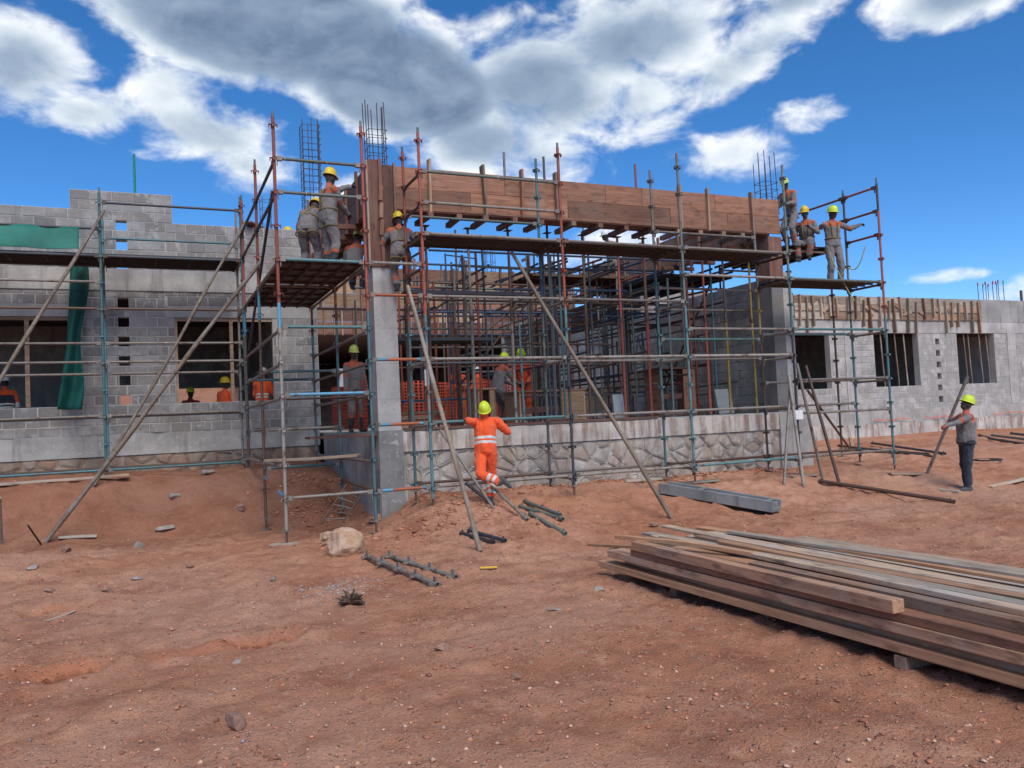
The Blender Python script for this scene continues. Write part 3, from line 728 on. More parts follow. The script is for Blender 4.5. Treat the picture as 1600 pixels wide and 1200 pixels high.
boxes('slab', 'concrete', fl, [(3.56, 12.9, PF+.0, 31, 1.44, 1.585)]); boxes('edge_strip', 'form_dark', fl, [(4.0, 9.2, PF-.05, PF+.06, 1.588, 1.625)])
cl = thing('concrete_column', 'bare grey concrete column at the left front corner of the entrance', 'column', (3.75, 13.7, 1.6))
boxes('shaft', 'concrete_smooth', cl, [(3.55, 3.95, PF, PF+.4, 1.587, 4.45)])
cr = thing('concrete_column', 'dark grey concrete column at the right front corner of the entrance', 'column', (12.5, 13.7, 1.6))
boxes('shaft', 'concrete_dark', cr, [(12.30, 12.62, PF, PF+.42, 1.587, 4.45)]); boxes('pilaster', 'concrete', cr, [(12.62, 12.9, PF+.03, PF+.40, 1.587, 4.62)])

# right wing
WR = 19.5
rw = thing('block_wall', 'grey block wall of the right wing with three square windows', 'wall', (24, WR, .5))
VZR = [1.62+.4*i for i in range(7)]
orr = [(18.2, 20.02, 2.2, 4.0), (22.0, 24.05, 2.2, 4.0), (26.02, 27.95, 2.2, 4.0)] + [(24.93, 25.13, z, z+.2) for z in VZR]
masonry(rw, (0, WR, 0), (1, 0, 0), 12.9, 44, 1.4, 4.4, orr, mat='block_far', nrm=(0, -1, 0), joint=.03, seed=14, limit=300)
boxes('ring_beam', 'ring_beam', rw, [(12.9, 44, WR-.02, WR+.22, 4.40, 5.21)])
boxes('lintel', 'concrete', rw, [(17.9, 29.6, WR-.012, WR-.003, 4.0, 4.397)])
bumpy_slab('render_band', 'render', rw, 12.9, 44, .95, 1.42, WR-.05, .2, .02, .12, .03, 9)
for i, x in enumerate((20.9, 28.9, 33.2)):
    bumpy_slab('render_pier', 'concrete', rw, x-.22, x+.22, 1.43, 4.38, WR-.02, .1, .012, .1, .0, 50+i)
bumpy_slab('footing', 'render_white', rw, 12.9, 44, .1, 1.0, WR-.10, .3, .05, .10, .05, 10)
for k, (a, b_) in enumerate(((18.2, 20.02), (22.0, 24.05), (26.02, 27.95))):
    boxes('window_reveal', 'render', rw, [(b_+.003, b_+.03, WR-.02, WR+.2, 2.2, 4.0)])

for k, (px0, wh) in enumerate(((1378, 'left'), (1400, 'middle'), (1414, 'right'))):
    p = at(px0, 560, Y=WR+.1); tag(tube('window_pole', (p.x+.06, WR+.09, 2.16), (p.x-.02, WR+.1, 4.0), .024, 'pole_wood', hollow=False, wob=.5), wh+' timber pole standing in the middle window of the right wing', 'pole', 'poles in the right wing windows')
for k, (px0, wh) in enumerate(((1508, 'first'), (1515, 'second'), (1532, 'third'), (1543, 'last'))):
    p = at(px0, 560, Y=WR+.1); tag(tube('window_pole', (p.x+.05, WR+.09, 2.16), (p.x-.02, WR+.1, 4.0), .022, 'pole_wood', hollow=False, wob=.5), wh+' timber pole from the left in the rightmost window', 'pole', 'poles in the right wing windows')
# rooms behind: slabs, back walls, cross walls keep the interiors dark as in the photograph
def room(name, label, parts):
    t = thing(name, label, 'building shell', (parts[0][2], parts[0][4], 1.5))
    for nm, mt, *b in parts: boxes(nm, mt, t, [tuple(b)])
room('wing_shell', 'unlit rooms of the left wing behind its window openings',
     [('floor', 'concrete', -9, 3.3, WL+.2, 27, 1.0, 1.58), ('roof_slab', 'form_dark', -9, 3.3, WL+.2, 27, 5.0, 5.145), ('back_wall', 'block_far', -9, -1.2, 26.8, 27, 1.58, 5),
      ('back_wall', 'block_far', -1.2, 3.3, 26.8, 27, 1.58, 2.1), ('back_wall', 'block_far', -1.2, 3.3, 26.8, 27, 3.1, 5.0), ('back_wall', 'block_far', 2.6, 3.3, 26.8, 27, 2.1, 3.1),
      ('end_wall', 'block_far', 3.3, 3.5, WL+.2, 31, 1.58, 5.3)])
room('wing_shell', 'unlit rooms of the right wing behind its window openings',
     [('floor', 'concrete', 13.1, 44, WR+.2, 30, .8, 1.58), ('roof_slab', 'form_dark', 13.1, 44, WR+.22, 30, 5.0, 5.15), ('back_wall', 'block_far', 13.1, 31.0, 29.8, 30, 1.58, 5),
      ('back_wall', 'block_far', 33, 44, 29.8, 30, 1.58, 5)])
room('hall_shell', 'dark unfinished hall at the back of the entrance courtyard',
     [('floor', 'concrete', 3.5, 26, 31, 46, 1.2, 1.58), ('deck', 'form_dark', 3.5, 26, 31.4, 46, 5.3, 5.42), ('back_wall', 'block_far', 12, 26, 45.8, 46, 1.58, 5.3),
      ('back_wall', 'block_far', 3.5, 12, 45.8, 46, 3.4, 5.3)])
iw = thing('block_wall', 'block side wall receding behind the scaffold right of the entrance', 'wall', (12.9, 17, 1.58))
masonry(iw, (12.72, 0, 0), (0, 1, 0), 13.95, 24.5, 1.587, 4.6, [], top=[(18.5, 24.5, 4.4)], nrm=(-1, 0, 0), joint=.024, seed=18, limit=200, mat='block_pale', mortar='render_white')

# ------------------------------------------------------------------ scaffolding
TR = .0245
def LV(k): return 6.2-.5*k                   # pressings every half metre
def standard(parent, x, y, z0, z1, cols, v_off=0.0, jack=True, name='standard', seed=0):
    """upright made of spliced tubes; cols = [(z_top, material), ...] from the top down; four-way pressings as a sub-part"""
    rs = random.Random(int(x*100+y*1000)+seed); lean = Vector((rs.uniform(-.012, .012), rs.uniform(-.012, .012), 0))
    base = Vector((x, y, z0+(.2 if jack else 0))); tp = Vector((x, y, z1))+lean
    cols = list(cols); first = None
    for i, (zt, mt) in enumerate(cols):
        zb = cols[i+1][0] if i+1 < len(cols) else base.z
        if zt-zb < .02: continue
        o = tube(name, base.lerp(tp, (zb-base.z)/(tp.z-base.z)), base.lerp(tp, (zt-base.z)/(tp.z-base.z)), TR*(1 if i == 0 else 1.0), mt, parent)
        b = MB(); z = LV(0)+v_off+.5*6
        while z > zb:
            if zb+.06 < z < zt-.1:
                c = base.lerp(tp, (z-base.z)/(tp.z-base.z))
                for a in range(4):
                    dx, dy = (1, 0, -1, 0)[a], (0, 1, 0, -1)[a]
                    b.box(c+Vector((dx*.043, dy*.043, 0)), (.042 if dx else .05, .05 if dx else .042, .008)); b.box(c+Vector((dx*.060, dy*.060, -.018)), (.008 if dx else .05, .05 if dx else .008, .044))
            z -= .5
        if b.v: stuff(b.build('pressing', mt, o))
        first = first or o
    sp = tube('spigot', tp, tp+Vector((0, 0, .10)), .019, 'olive_tube', parent)
    if jack:
        j = tube('base_jack', (x, y, z0), base+Vector((0, 0, .05)), .018, 'rust_tube', parent, hollow=False)
        b = MB(); b.box((x, y, z0+.006), (.15, .15, .012)); b.tube((x, y, base.z-.03), (x, y, base.z), .04, 10); b.bar((x-.09, y, base.z-.015), (x+.09, y, base.z-.015), .018, .018); stuff(b.build('jack_plate', 'grey_tube', j))
    return first
def ledger(parent, p0, p1, mt, name='ledger', r=TR, bands=None):
    p0, p1 = Vector(p0), Vector(p1); d_ = (p1-p0).normalized(); a, b_ = p0+d_*.055, p1-d_*.055
    segs = [(0, 1, mt)] if not bands else bands; first = None
    for s0, s1, m_ in segs:
        o = tube(name if first is None else 'ledger_end', a.lerp(b_, s0), a.lerp(b_, s1), r, m_, parent if first is None else first); first = first or o
    b = MB(); R = frame(d_, (0, 0, 1))
    for q, sg in ((a, 1), (b_, -1)):
        b.box(q+d_*sg*.02, (.075, .058, .066), R); b.box(q-d_*sg*.012+Vector((0, 0, -.035)), (.012, .03, .15), R)
    stuff(b.build('wedge_clamp', 'rust_tube' if mt in ('rust_tube', 'red_tube', 'dark_tube') else 'grey_tube', first))
    return first
def coupler(parent, p, mt='rust_tube'):
    b = MB(); b.box(p, (.09, .09, .07)); b.tube(Vector(p)+Vector((.05, 0, -.05)), Vector(p)+Vector((.05, 0, .06)), .012, 6); b.build('coupler', mt, parent)
def deck(parent, x0, x1, y0, y1, z, along, mt, n, name='deck_board'):
    """pressed steel boards with turned-down edges and ribs below"""
    for i in range(n):
        b = MB()
        if along == 'x':
            w = (y1-y0)/n; a = y0+w*i+.008; c = a+w-.016; L0, L1 = x0+.01, x1-.01
            b.box(((L0+L1)/2, (a+c)/2, z-.004), (L1-L0, c-a, .006)); b.box(((L0+L1)/2, a+.004, z-.034), (L1-L0, .006, .054)); b.box(((L0+L1)/2, c-.004, z-.034), (L1-L0, .006, .054))
            for k in range(4): q = L0+(L1-L0)*(k+.5)/4; b.box((q, (a+c)/2, z-.026), (.04, c-a-.016, .03))
        else:
            w = (x1-x0)/n; a = x0+w*i+.008; c = a+w-.016; L0, L1 = y0+.01, y1-.01
            b.box(((a+c)/2, (L0+L1)/2, z-.004), (c-a, L1-L0, .006)); b.box((a+.004, (L0+L1)/2, z-.034), (.006, L1-L0, .054)); b.box((c-.004, (L0+L1)/2, z-.034), (.006, L1-L0, .054))
            for k in range(4): q = L0+(L1-L0)*(k+.5)/4; b.box(((a+c)/2, q, z-.026), (c-a-.016, .04, .03))
        b.build(name, mt, parent)
SX = {'A': 1.769, 'B': 3.088, 'C': 4.005, 'D': 6.507, 'E': 8.993, 'F': 11.49, 'G': 14.02}
Y0, Y1 = 12.11, 13.0
fs = thing('tube_scaffold', 'tall red and teal tube scaffold with decks in front of the entrance beam', 'scaffold', (7.9, 12.5, .2))
sc_cols = {'A': [(6.32, 'red_tube'), (3.55, 'blue_tube'), (3.2, 'pale_tube')], 'B': [(6.32, 'red_tube'), (3.45, 'teal_tube')], 'C': [(6.32, 'red_tube'), (3.4, 'teal_tube'), (2.95, 'grey_tube'), (1.9, 'teal_tube')],
           'D': [(6.32, 'red_tube'), (3.55, 'teal_tube'), (2.9, 'dark_tube')], 'E': [(6.45, 'grey_tube'), (5.2, 'olive_tube'), (3.6, 'teal_tube')], 'F': [(6.45, 'olive_tube'), (4.4, 'teal_tube'), (3.1, 'dark_tube')],
           'G': [(6.28, 'rust_tube'), (5.7, 'red_tube'), (3.5, 'teal_tube')]}
bz = {'A': .04, 'B': .06, 'C': .33, 'D': .33, 'E': .40, 'F': .20, 'G': .2}
for k, x in SX.items():
    standard(fs, x, Y0, bz[k]+.01, LV(0)+.10, sc_cols[k])
inner = {'C': [(6.3, 'red_tube'), (3.4, 'teal_tube')], 'D': [(6.4, 'teal_tube'), (4.2, 'navy_tube'), (3.7, 'olive_tube')], 'E': [(6.4, 'grey_tube'), (4.6, 'teal_tube')],
         'F': [(5.25, 'grey_tube'), (4.2, 'yellow_tube'), (3.2, 'rust_tube')], 'G': [(6.3, 'rust_tube'), (5.2, 'grey_tube'), (3.4, 'teal_tube')]}
bzi = {'C': .40, 'D': .43, 'E': .45, 'F': .41, 'G': .42}
for k in inner: standard(fs, SX[k], Y1, bzi[k], LV(0)+(.08 if k != 'F' else -.95), inner[k])
def LX(k0, k1, lev, mt, y=Y0, bands=None, dz=0): return ledger(fs, (SX[k0], y, LV(lev)+dz), (SX[k1], y, LV(lev)+dz), mt, bands=bands)
def LY(k, lev, mt, y0=Y0, y1=Y1): return ledger(fs, (SX[k], y0, LV(lev)-.05), (SX[k], y1, LV(lev)-.05), mt, 'transom')
RB = [(0, .28, 'blue_tube'), (.28, .86, 'orange_tube'), (.86, 1, 'blue_tube')]
for k0, k1, rows in (('A', 'B', [(1, 'olive_tube'), (2, 'olive_tube'), (4, 'teal_tube'), (6, 'teal_tube'), (8, 'blue_tube'), (11, 'grey_tube')]),
                     ('B', 'C', [(4, 'grey_tube'), (5, 'orange_tube')]),
                     ('C', 'D', [(1, 'olive_tube'), (2, 'grey_tube'), (3, 'grey_tube'), (5, 'grey_tube'), (7, 'pale_tube'), (9, 'teal_tube'), (11, 'grey_tube')]),
                     ('D', 'E', [(3, 'grey_tube'), (5, 'grey_tube'), (7, 'pale_tube'), (9, 'grey_tube'), (11, 'pale_tube')]),
                     ('E', 'F', [(3, 'grey_tube'), (4, 'pale_tube'), (6, 'pale_tube'), (7, 'pale_tube'), (9, 'grey_tube'), (11, 'teal_tube')]),
                     ('F', 'G', [(4, 'olive_tube'), (6, 'teal_tube'), (8, 'grey_tube'), (9.3, 'grey_tube'), (11, 'grey_tube')])):
    for lv, mt in rows: LX(k0, k1, lv, mt)
for lv in (7, 9, 11): LX('B', 'C', lv, 'orange_tube', bands=RB)
for k0, k1, rows in (('C', 'D', [(2, 'olive_tube'), (3, 'rust_tube'), (7, 'dark_tube'), (11, 'rust_tube')]), ('D', 'E', [(3, 'rust_tube'), (7, 'grey_tube'), (9, 'grey_tube'), (11, 'grey_tube')]),
                     ('E', 'F', [(2, 'grey_tube'), (3, 'rust_tube'), (4.2, 'grey_tube'), (6.2, 'teal_tube'), (7, 'grey_tube'), (11, 'rust_tube')]), ('F', 'G', [(4, 'grey_tube'), (6, 'teal_tube'), (8, 'grey_tube'), (9, 'grey_tube'), (11, 'rust_tube')])):
    for lv, mt in rows: LX(k0, k1, lv, mt, Y1)
for k, rows in (('C', (1, 2, 3, 4, 5, 7, 9)), ('D', (3, 5, 7, 9, 11)), ('E', (3, 5, 7, 9, 11)), ('F', (3, 4, 6, 7, 9, 11)), ('G', (4, 6, 8, 11))):
    for lv in rows: LY(k, lv, 'grey_tube' if lv > 4 else 'rust_tube')
for lv, mt in ((0, 'red_tube'), (1, 'red_tube'), (2, 'red_tube')): ledger(fs, (SX['G'], Y0, LV(lv)), (SX['G'], Y1, LV(lv)), mt, 'guard_rail'); ledger(fs, (SX['G'], Y1, LV(lv)), (SX['G'], 15.2, LV(lv)), mt, 'guard_rail') if lv < 2 else None
for k0, k1, z in (('C', 'D', LV(3)), ('D', 'E', LV(3)), ('E', 'F', LV(3)), ('F', 'G', LV(4))): deck(fs, SX[k0], SX[k1], Y0+.04, Y1-.03, z+.035, 'x', 'steel_deck', 4)
deck(fs, 12.95, 14.4, 13.65, 16.2, 5.27, 'y', 'steel_deck', 5)
for x in (13.05, 14.3):
    for y in (13.75, 16.1): standard(fs, x, y, .5, 5.2, [(5.2, 'rust_tube')])
    ledger(fs, (x, 13.75, 5.18), (x, 16.1, 5.18), 'rust_tube', 'transom')
for y in (13.75, 16.1): ledger(fs, (13.05, y, 5.16), (14.3, y, 5.16), 'grey_tube')
deck(fs, SX['C'], 6.2, 13.05, 13.44, 3.96, 'x', 'steel_deck', 1)
# return bays along the left flank of the entrance
YR = [Y0, 14.4, 16.7]
for x in (SX['A'], SX['B']):
    for y in YR[1:]:
        a = x < 2
        standard(fs, x, y, gz(x, y), LV(0)+.1, [(6.3, 'red_tube'), (4.2 if a else 3.9, 'blue_tube' if a else 'rust_tube'), (3.6, 'rust_tube' if a else 'teal_tube')])
    for a, b_ in zip(YR, YR[1:]):
        for lv, mt in ((1, 'dark_tube'), (2, 'dark_tube'), (4, 'grey_tube'), (6, 'grey_tube'), (7, 'grey_tube'), (8, 'grey_tube'), (10, 'grey_tube')):
            if x > 2 and lv in (1, 2): continue
            ledger(fs, (x, a, LV(lv)-.05), (x, b_, LV(lv)-.05), mt, 'transom')
for y in YR[1:]:
    for lv, mt in ((4, 'grey_tube'), (7, 'teal_tube'), (9, 'grey_tube'), (10.3, 'teal_tube'))[:4 if y < 15 else 3]: ledger(fs, (SX['A'], y, LV(lv)), (SX['B'], y, LV(lv)), mt)
ledger(fs, (SX['A'], Y0, LV(11)), (SX['A'], 14.4, LV(10.6)), 'orange_tube', 'transom', bands=RB); ledger(fs, (SX['B'], Y0, LV(11)), (SX['B'], 14.4, LV(11)+.06), 'rust_tube', 'transom')
deck(fs, SX['A']+.03, SX['B']-.02, Y0+.04, 14.38, LV(4)+.035, 'y', 'red_deck', 5); deck(fs, SX['A']+.03, SX['B']-.02, 14.42, 16.9, LV(4)+.035, 'y', 'red_deck', 5)
tube('diagonal_brace', (SX['A']+.05, 16.6, 3.3), (SX['A']+.02, Y0+.4, 5.3), TR, 'dark_tube', fs)
tag(bar('scaffold_plank', (1.62, 12.9, LV(10)+.03), (2.9, 12.25, LV(10)+.05), .24, .04, 'plank_pale', rough=.02, seg=6), 'pale plank lying across the lowest rails left of the bare column', 'plank')
bar('sheet', (1.9, 13.4, LV(8)-.02), (3.02, 12.9, LV(8)-.03), .5, .015, 'steel_deck', fs)

# scaffold along the left wing
ls = thing('tube_scaffold', 'weathered teal and grey tube scaffold along the left wing wall', 'scaffold', (-.75, 17.3, .9))
LYF, LYB, LZ = 16.75, 17.75, -.1
lxs = [-5.75, -3.25, -.75, 1.76]
for x in lxs:
    standard(ls, x, LYF, gz(x, LYF), 6.28 if x > -1 else 5.0, [(6.28 if x > -1 else 5.0, 'teal_tube')], LZ); standard(ls, x, LYB, gz(x, LYB), 6.2 if x > 1 else 6.0 if x > -1 else 5.0, [(6.2 if x > 1 else 6.0 if x > -1 else 5.0, 'grey_tube' if x > 1 else 'teal_tube')], LZ)
    for lv in (2, 4, 6, 8, 10): ledger(ls, (x, LYF, LV(lv)+LZ), (x, LYB, LV(lv)+LZ), 'grey_tube', 'transom')
for i, (a, b_) in enumerate(zip(lxs, lxs[1:])):
    for lv, mt in ((0, 'dark_tube'), (2.02, 'dark_tube'), (4, 'rust_tube'), (5.3, 'grey_tube'), (6, 'grey_tube'), (8, 'grey_tube'), (10, 'teal_tube')):
        if lv == 0 and i < 2: continue
        ledger(ls, (a, LYF, LV(lv)+LZ), (b_, LYF, LV(lv)+LZ), mt)
    if i < 2: ledger(ls, (a, LYF, LV(1)+LZ), (b_, LYF, LV(1)+LZ), 'dark_tube'); ledger(ls, (a, LYF, LV(3)+LZ), (b_, LYF, LV(3)+LZ), 'pale_tube')
    for lv, mt in ((2.02, 'dark_tube'), (6.3, 'grey_tube'), (8, 'dark_tube'), (10, 'rust_tube')): ledger(ls, (a, LYB, LV(lv)+LZ), (b_, LYB, LV(lv)+LZ), mt)
    deck(ls, a, b_, LYF+.05, LYB-.03, LV(2)+LZ+.05, 'x', 'dark_tube', 4)
ledger(ls, (lxs[2], LYB, LV(1.1)), (lxs[3], LYB, LV(1.1)), 'teal_tube')

# ------------------------------------------------------------------ raking poles and props
def rake(label, p0, p1, r, mat, name='raking_pole', cat='pole', wob=0.0, group='raking poles propping the scaffolds', over=.15, taper=.9):
    p0, p1 = Vector(p0), Vector(p1); d_ = (p1-p0).normalized()
    o = tube(name, p0, p1+d_*over, r, mat, None, 10, False, taper, wob); return tag(o, label, cat, group)
W = 'pole_wood'
rake('thin weathered pole leaning on the left wing scaffold beside the green net', (-3.5, 14.6, gz(-3.5, 14.6)-.03), at(157, 338, Y=16.65), .034, W, wob=1)
rake('long weathered pole from the soil bank up to the left scaffold, upper of two crossing', at(147, 758, Y=15.9), at(381, 353, Y=16.65), .032, W, wob=1)
rake('long weathered pole whose foot stands lowest on the left bank', on_ground(71, 848), at(402, 416, Y=14.3), .036, W, wob=1)
rake('brown timber pole leaning against the scaffold left of the orange worker', on_ground(750, 862), at(640, 458, Y=12.0), .034, 'pole_wood', wob=.6)
rake('pale pole slanting from the ground right of centre up to the scaffold deck', on_ground(1050, 811), at(806, 405, Y=12.35), .033, 'pole_wood', wob=.6)
for (b0, t0, y, mt, lb) in (((1225, 758), (1236, 590), 11.95, 'grey_tube', 'thin prop leaning against the left side of the right scaffold corner'), ((1256, 761), (1233, 590), 11.9, 'pale_tube', 'pale prop crossing in front of the right scaffold corner pole'),
                        ((1286, 751), (1246, 572), 12.0, 'grey_tube', 'grey prop just right of the right scaffold corner pole'), ((1312, 758), (1260, 575), 12.0, 'rust_tube', 'rightmost of the four props leaning on the right scaffold corner'),
                        ((1330, 704), (1262, 610), 13.0, 'rust_tube', 'dark prop behind the others slanting towards the right wing wall')):
    p = on_ground(*b0); rake(lb, p, at(*t0, Y=y), .03, mt, 'raking_prop', 'prop', group='props at the right scaffold corner', over=.05, taper=1)

# ------------------------------------------------------------------ formwork
fb = thing('beam_formwork', 'brown timber formwork of the long beam spanning the entrance front', 'formwork', (8, PF, 5.4))
xs_up = [3.97, 6.1, 8.25, 9.1, 10.9, 12.62]; xs_lo = [3.97, 5.4, 7.4, 9.75, 11.2, 12.62]
for a, b_ in zip(xs_up, xs_up[1:]): bar('board', (a+.004, PF-.012+random.uniform(-.004, .004), 6.01), (b_-.004, PF-.012, 6.01), .026, .375, 'form_wood', fb, rough=.006, seg=5)
for a, b_ in zip(xs_lo, xs_lo[1:]): bar('board', (a+.004, PF-.02+random.uniform(-.004, .004), 5.63), (b_-.004, PF-.02, 5.63), .026, .375, 'form_wood', fb, rough=.006, seg=5)
for y, z, h in ((PF+.32, 5.82, .76),):
    for a, b_ in zip(xs_lo, xs_lo[1:]): bar('board', (a+.004, y, z), (b_-.004, y, z), .026, h, 'form_dark', fb)
bar('soffit_board', (3.97, PF+.15, 5.425), (12.3, PF+.15, 5.425), .4, .03, 'form_dark', fb)
bar('edge_batten', (4.0, PF-.045, 5.455), (12.3, PF-.045, 5.455), .04, .05, 'form_wood', fb)
for x_, w_, mt, t_ in ((4.62, .13, 'batten', 6.36), (5.66, .16, 'batten', 6.34), (6.42, .12, 'form_wood', 6.33), (7.14, .13, 'batten', 6.33), (9.98, .12, 'batten', 6.3), (10.68, .10, 'batten', 6.3), (11.83, .11, 'batten', 6.3)):
    dx = random.uniform(-.03, .03); bar('cleat', (x_-dx, PF-.06, 5.40), (x_+dx, PF-.056, t_), .045, w_, mt, fb, up=(0, 1, 0))
xb = 4.6
while xb < 12.2:
    bar('bearer', (xb, PF-.10+random.uniform(-.08, .05), 5.36), (xb+random.uniform(-.04, .04), PF+.62, 5.36), .1, .09, random.choice(('form_dark', 'form_wood', 'batten')), fb); xb += random.uniform(.5, .75)
cf = thing('column_formwork', 'dark brown timber shutter boxed round the top of the left column', 'formwork', (3.75, PF, 4.4))
bar('board', (3.62, PF-.02, 4.42), (3.62, PF-.02, 6.28), .22, .03, 'form_dark', cf, up=(0, 1, 0)); bar('board', (3.85, PF-.024, 4.42), (3.85, PF-.024, 6.2), .22, .03, 'form_dark', cf, up=(0, 1, 0))
bar('board', (3.53, PF+.2, 4.42), (3.53, PF+.2, 6.25), .44, .03, 'form_dark', cf, up=(1, 0, 0)); bar('board', (3.97, PF+.2, 4.42), (3.97, PF+.2, 5.4), .4, .03, 'form_dark', cf, up=(1, 0, 0))
for x_ in (3.50, 3.985): bar('edge_batten', (x_, PF-.03, 4.42), (x_, PF-.035, 6.25), .035, .055, 'batten', cf, up=(0, 1, 0))
bar('edge_batten', (3.73, PF-.055, 4.42), (3.73, PF-.055, 6.3), .06, .045, 'form_dark', cf, up=(0, 1, 0))
for z_ in (4.95, 5.25, 5.55): bar('wedge', (3.71, PF-.09, z_), (3.73, PF-.09, z_+.26), .07, .03, 'form_wood', cf, up=(0, 1, 0))
cf2 = thing('column_formwork', 'brown timber shutter round the top of the right column', 'formwork', (12.45, PF, 4.4))
bar('board', (12.28, PF+.2, 4.45), (12.28, PF+.2, 5.38), .46, .03, 'form_dark', cf2, up=(1, 0, 0)); bar('board', (12.46, PF-.02, 4.45), (12.46, PF-.02, 5.38), .34, .03, 'form_dark', cf2, up=(0, 1, 0))
def side_form(label, x, ya, yb, z0, z1, mt, nrow=2, inward=1):
    t = thing('beam_formwork', label, 'formwork', (x, ya, z0)); h = (z1-z0)/nrow; n_ = max(1, int((yb-ya)/2.2))
    for xx in (x, x+.32):
        for r in range(nrow):
            for i in range(n_): bar('board', (xx, ya+(yb-ya)*i/n_+.004, z0+h*(r+.5)), (xx, ya+(yb-ya)*(i+1)/n_-.004, z0+h*(r+.5)), .026, h-.006, mt, t)
    bar('soffit_board', (x+.16, ya, z0-.02), (x+.16, yb, z0-.02), .4, .03, 'form_dark', t)
    y = ya+.3
    while y < yb:
        for xx in (x-.04, x+.36): bar('cleat', (xx, y, z0-.08), (xx, y, z1+random.uniform(.05, .25)), .09, .045, 'form_wood', t, up=(1, 0, 0))
        bar('bearer', (x-.35, y+.25, z0-.09), (x+.6, y+.25, z0-.09), .09, .09, 'form_dark', t); y += .85
    return t
side_form('brown side beam shutter running back from the right column', 12.38, PF+.45, 22.0, 5.45, 6.15, 'form_wood')
side_form('dark side beam shutter running back from the left column', 3.55, PF+.46, 18.2, 5.42, 6.2, 'form_dark')
def back_form(label, y, x0, x1, z0, z1, mts, step, nrow, hs):
    t = thing('beam_formwork', label, 'formwork', ((x0+x1)/2, y, z0)); h = (z1-z0)/nrow
    for r in range(nrow):
        x = x0-random.random()
        while x < x1:
            L_ = random.uniform(1.5, 3.2); a, b_ = max(x, x0), min(x+L_, x1)
            if b_-a > .1: bar('board', (a+.004, y+random.uniform(-.006, .006), z0+h*(r+.5)), (b_-.004, y, z0+h*(r+.5)), .026, h-.008, random.choice(mts), t)
            x += L_
    x = x0+.2
    while x < x1:
        tp = z1+random.choice((.02, .1, .3, .55)); bar('stud', (x, y-.05, z0-.06), (x+random.uniform(-.02, .02), y-.05, tp), .06, .09, random.choice(('form_wood', 'batten', 'form_dark')), t, up=(0, 1, 0))
        if tp > z1+.25: bar('spreader', (x-.02, y-.1, tp-.1), (x+.03, y+.5, tp-.06), .05, .09, 'batten', t)
        x += step*random.uniform(.7, 1.3)
    bar('soffit_board', (x0, y+.2, z0-.02), (x1, y+.2, z0-.02), .45, .03, 'form_dark', t)
back_form('tan timber formwork of the beam across the middle of the courtyard', 22.5, 3.6, 12.4, 5.05, 6.2, ['form_pale', 'form_pale', 'form_wood'], .55, 3, .3)
back_form('far reddish timber formwork of the rearmost beam above the dark hall', 31.2, 3.6, 25, 5.3, 6.25, ['form_wood', 'form_dark', 'form_pale'], .4, 2, .4)
wf = thing('wall_formwork', 'patchwork of nailed shutter boards along the right wing beam', 'formwork', (23, WR, 4.2))
x = 18.6
while x < 27.3:
    L_ = random.uniform(.9, 2.0); b_ = min(x+L_, 27.35)
    for z_ in (4.55, 4.82, 5.06): bar('board', (x+.01, WR-.04+random.uniform(-.008, .008), z_), (b_-.01, WR-.04, z_+random.uniform(-.02, .02)), .024, .235, random.choice(('batten', 'plank_grey', 'plank_grey')), wf)
    x += L_
x = 18.75
while x < 27.3:
    z0_ = random.choice((4.45, 4.2, 4.0, 4.55)); bar('cleat', (x, WR-.08, z0_), (x+random.uniform(-.06, .06), WR-.08, random.uniform(5.05, 5.22)), .05, random.uniform(.07, .16), random.choice(('batten', 'plank_grey', 'plank_grey', 'form_wood')), wf, up=(0, 1, 0))
    if random.random() < .5: bar('patch_board', (x+.1, WR-.07, random.uniform(4.6, 5.0)), (x+.5, WR-.07, random.uniform(4.6, 5.0)), .03, .12, 'batten', wf)
    x += random.uniform(.26, .46)

# ------------------------------------------------------------------ props and birdcage scaffold inside the entrance
def prop(label, x, y, z0, z1, mt, r=.03, group='upright steel props inside the entrance', mt2=None, split=.55):
    t = thing('steel_prop', label, 'prop', (x, y, z0), group)
    zs = z0+(z1-z0)*split
    tube('outer_tube', (x, y, z0+.01), (x, y, zs), r, mt, t, hollow=False); tube('inner_tube', (x, y, zs), (x, y, z1-.01), r*.8, mt2 or mt, t, hollow=False)
    b = MB(); b.box((x, y, z0+.006), (.14, .14, .01)); b.build('base_plate', 'rust_tube', t); b = MB(); b.box((x, y, z1-.006), (.14, .14, .01)); b.build('head_plate', 'rust_tube', t)
    b = MB(); b.tube((x, y, zs-.06), (x, y, zs+.02), r*1.5, 10); b.bar((x-.1, y, zs-.02), (x+.08, y, zs-.02), .012, .012); b.build('collar_nut', 'rust_tube', t)
    return t
P14 = 14.0
for i, (px_0, mt, z1, where) in enumerate(((640, 'rust_tube', 5.38, 'close behind the bare column'), (676, 'rust_tube', 5.38, 'with a blue lower tube near the bare column'), (743, 'grey_tube', 5.38, 'beside the khaki trousered worker'), (806, 'pale_tube', 5.38, 'in front of the two leaning workers'),
        (868, 'dark_tube', 5.38, 'beside the plywood box table'), (923, 'rust_tube', 5.38, 'with a light blue collar band'), (978, 'red_tube', 5.38, 'painted red, left of the brown timber box'), (1018, 'red_tube', 5.38, 'painted red, in front of the brown timber box'),
        (1110, 'red_tube', 5.38, 'painted red before the block side wall'), (1142, 'yellow_tube', 5.38, 'painted yellow before the block side wall'), (1183, 'yellow_tube', 5.38, 'painted yellow next to the dark right column'))):
    p = at(px_0, 640, Y=P14)
    prop('steel prop ' + where, p.x, P14, 1.587, 5.31, mt, mt2='rust_tube' if i % 2 else mt)
bc = thing('birdcage_scaffold', 'dense birdcage of steel tubes filling the entrance behind the front beam', 'scaffold', (8, 17, 1.59))
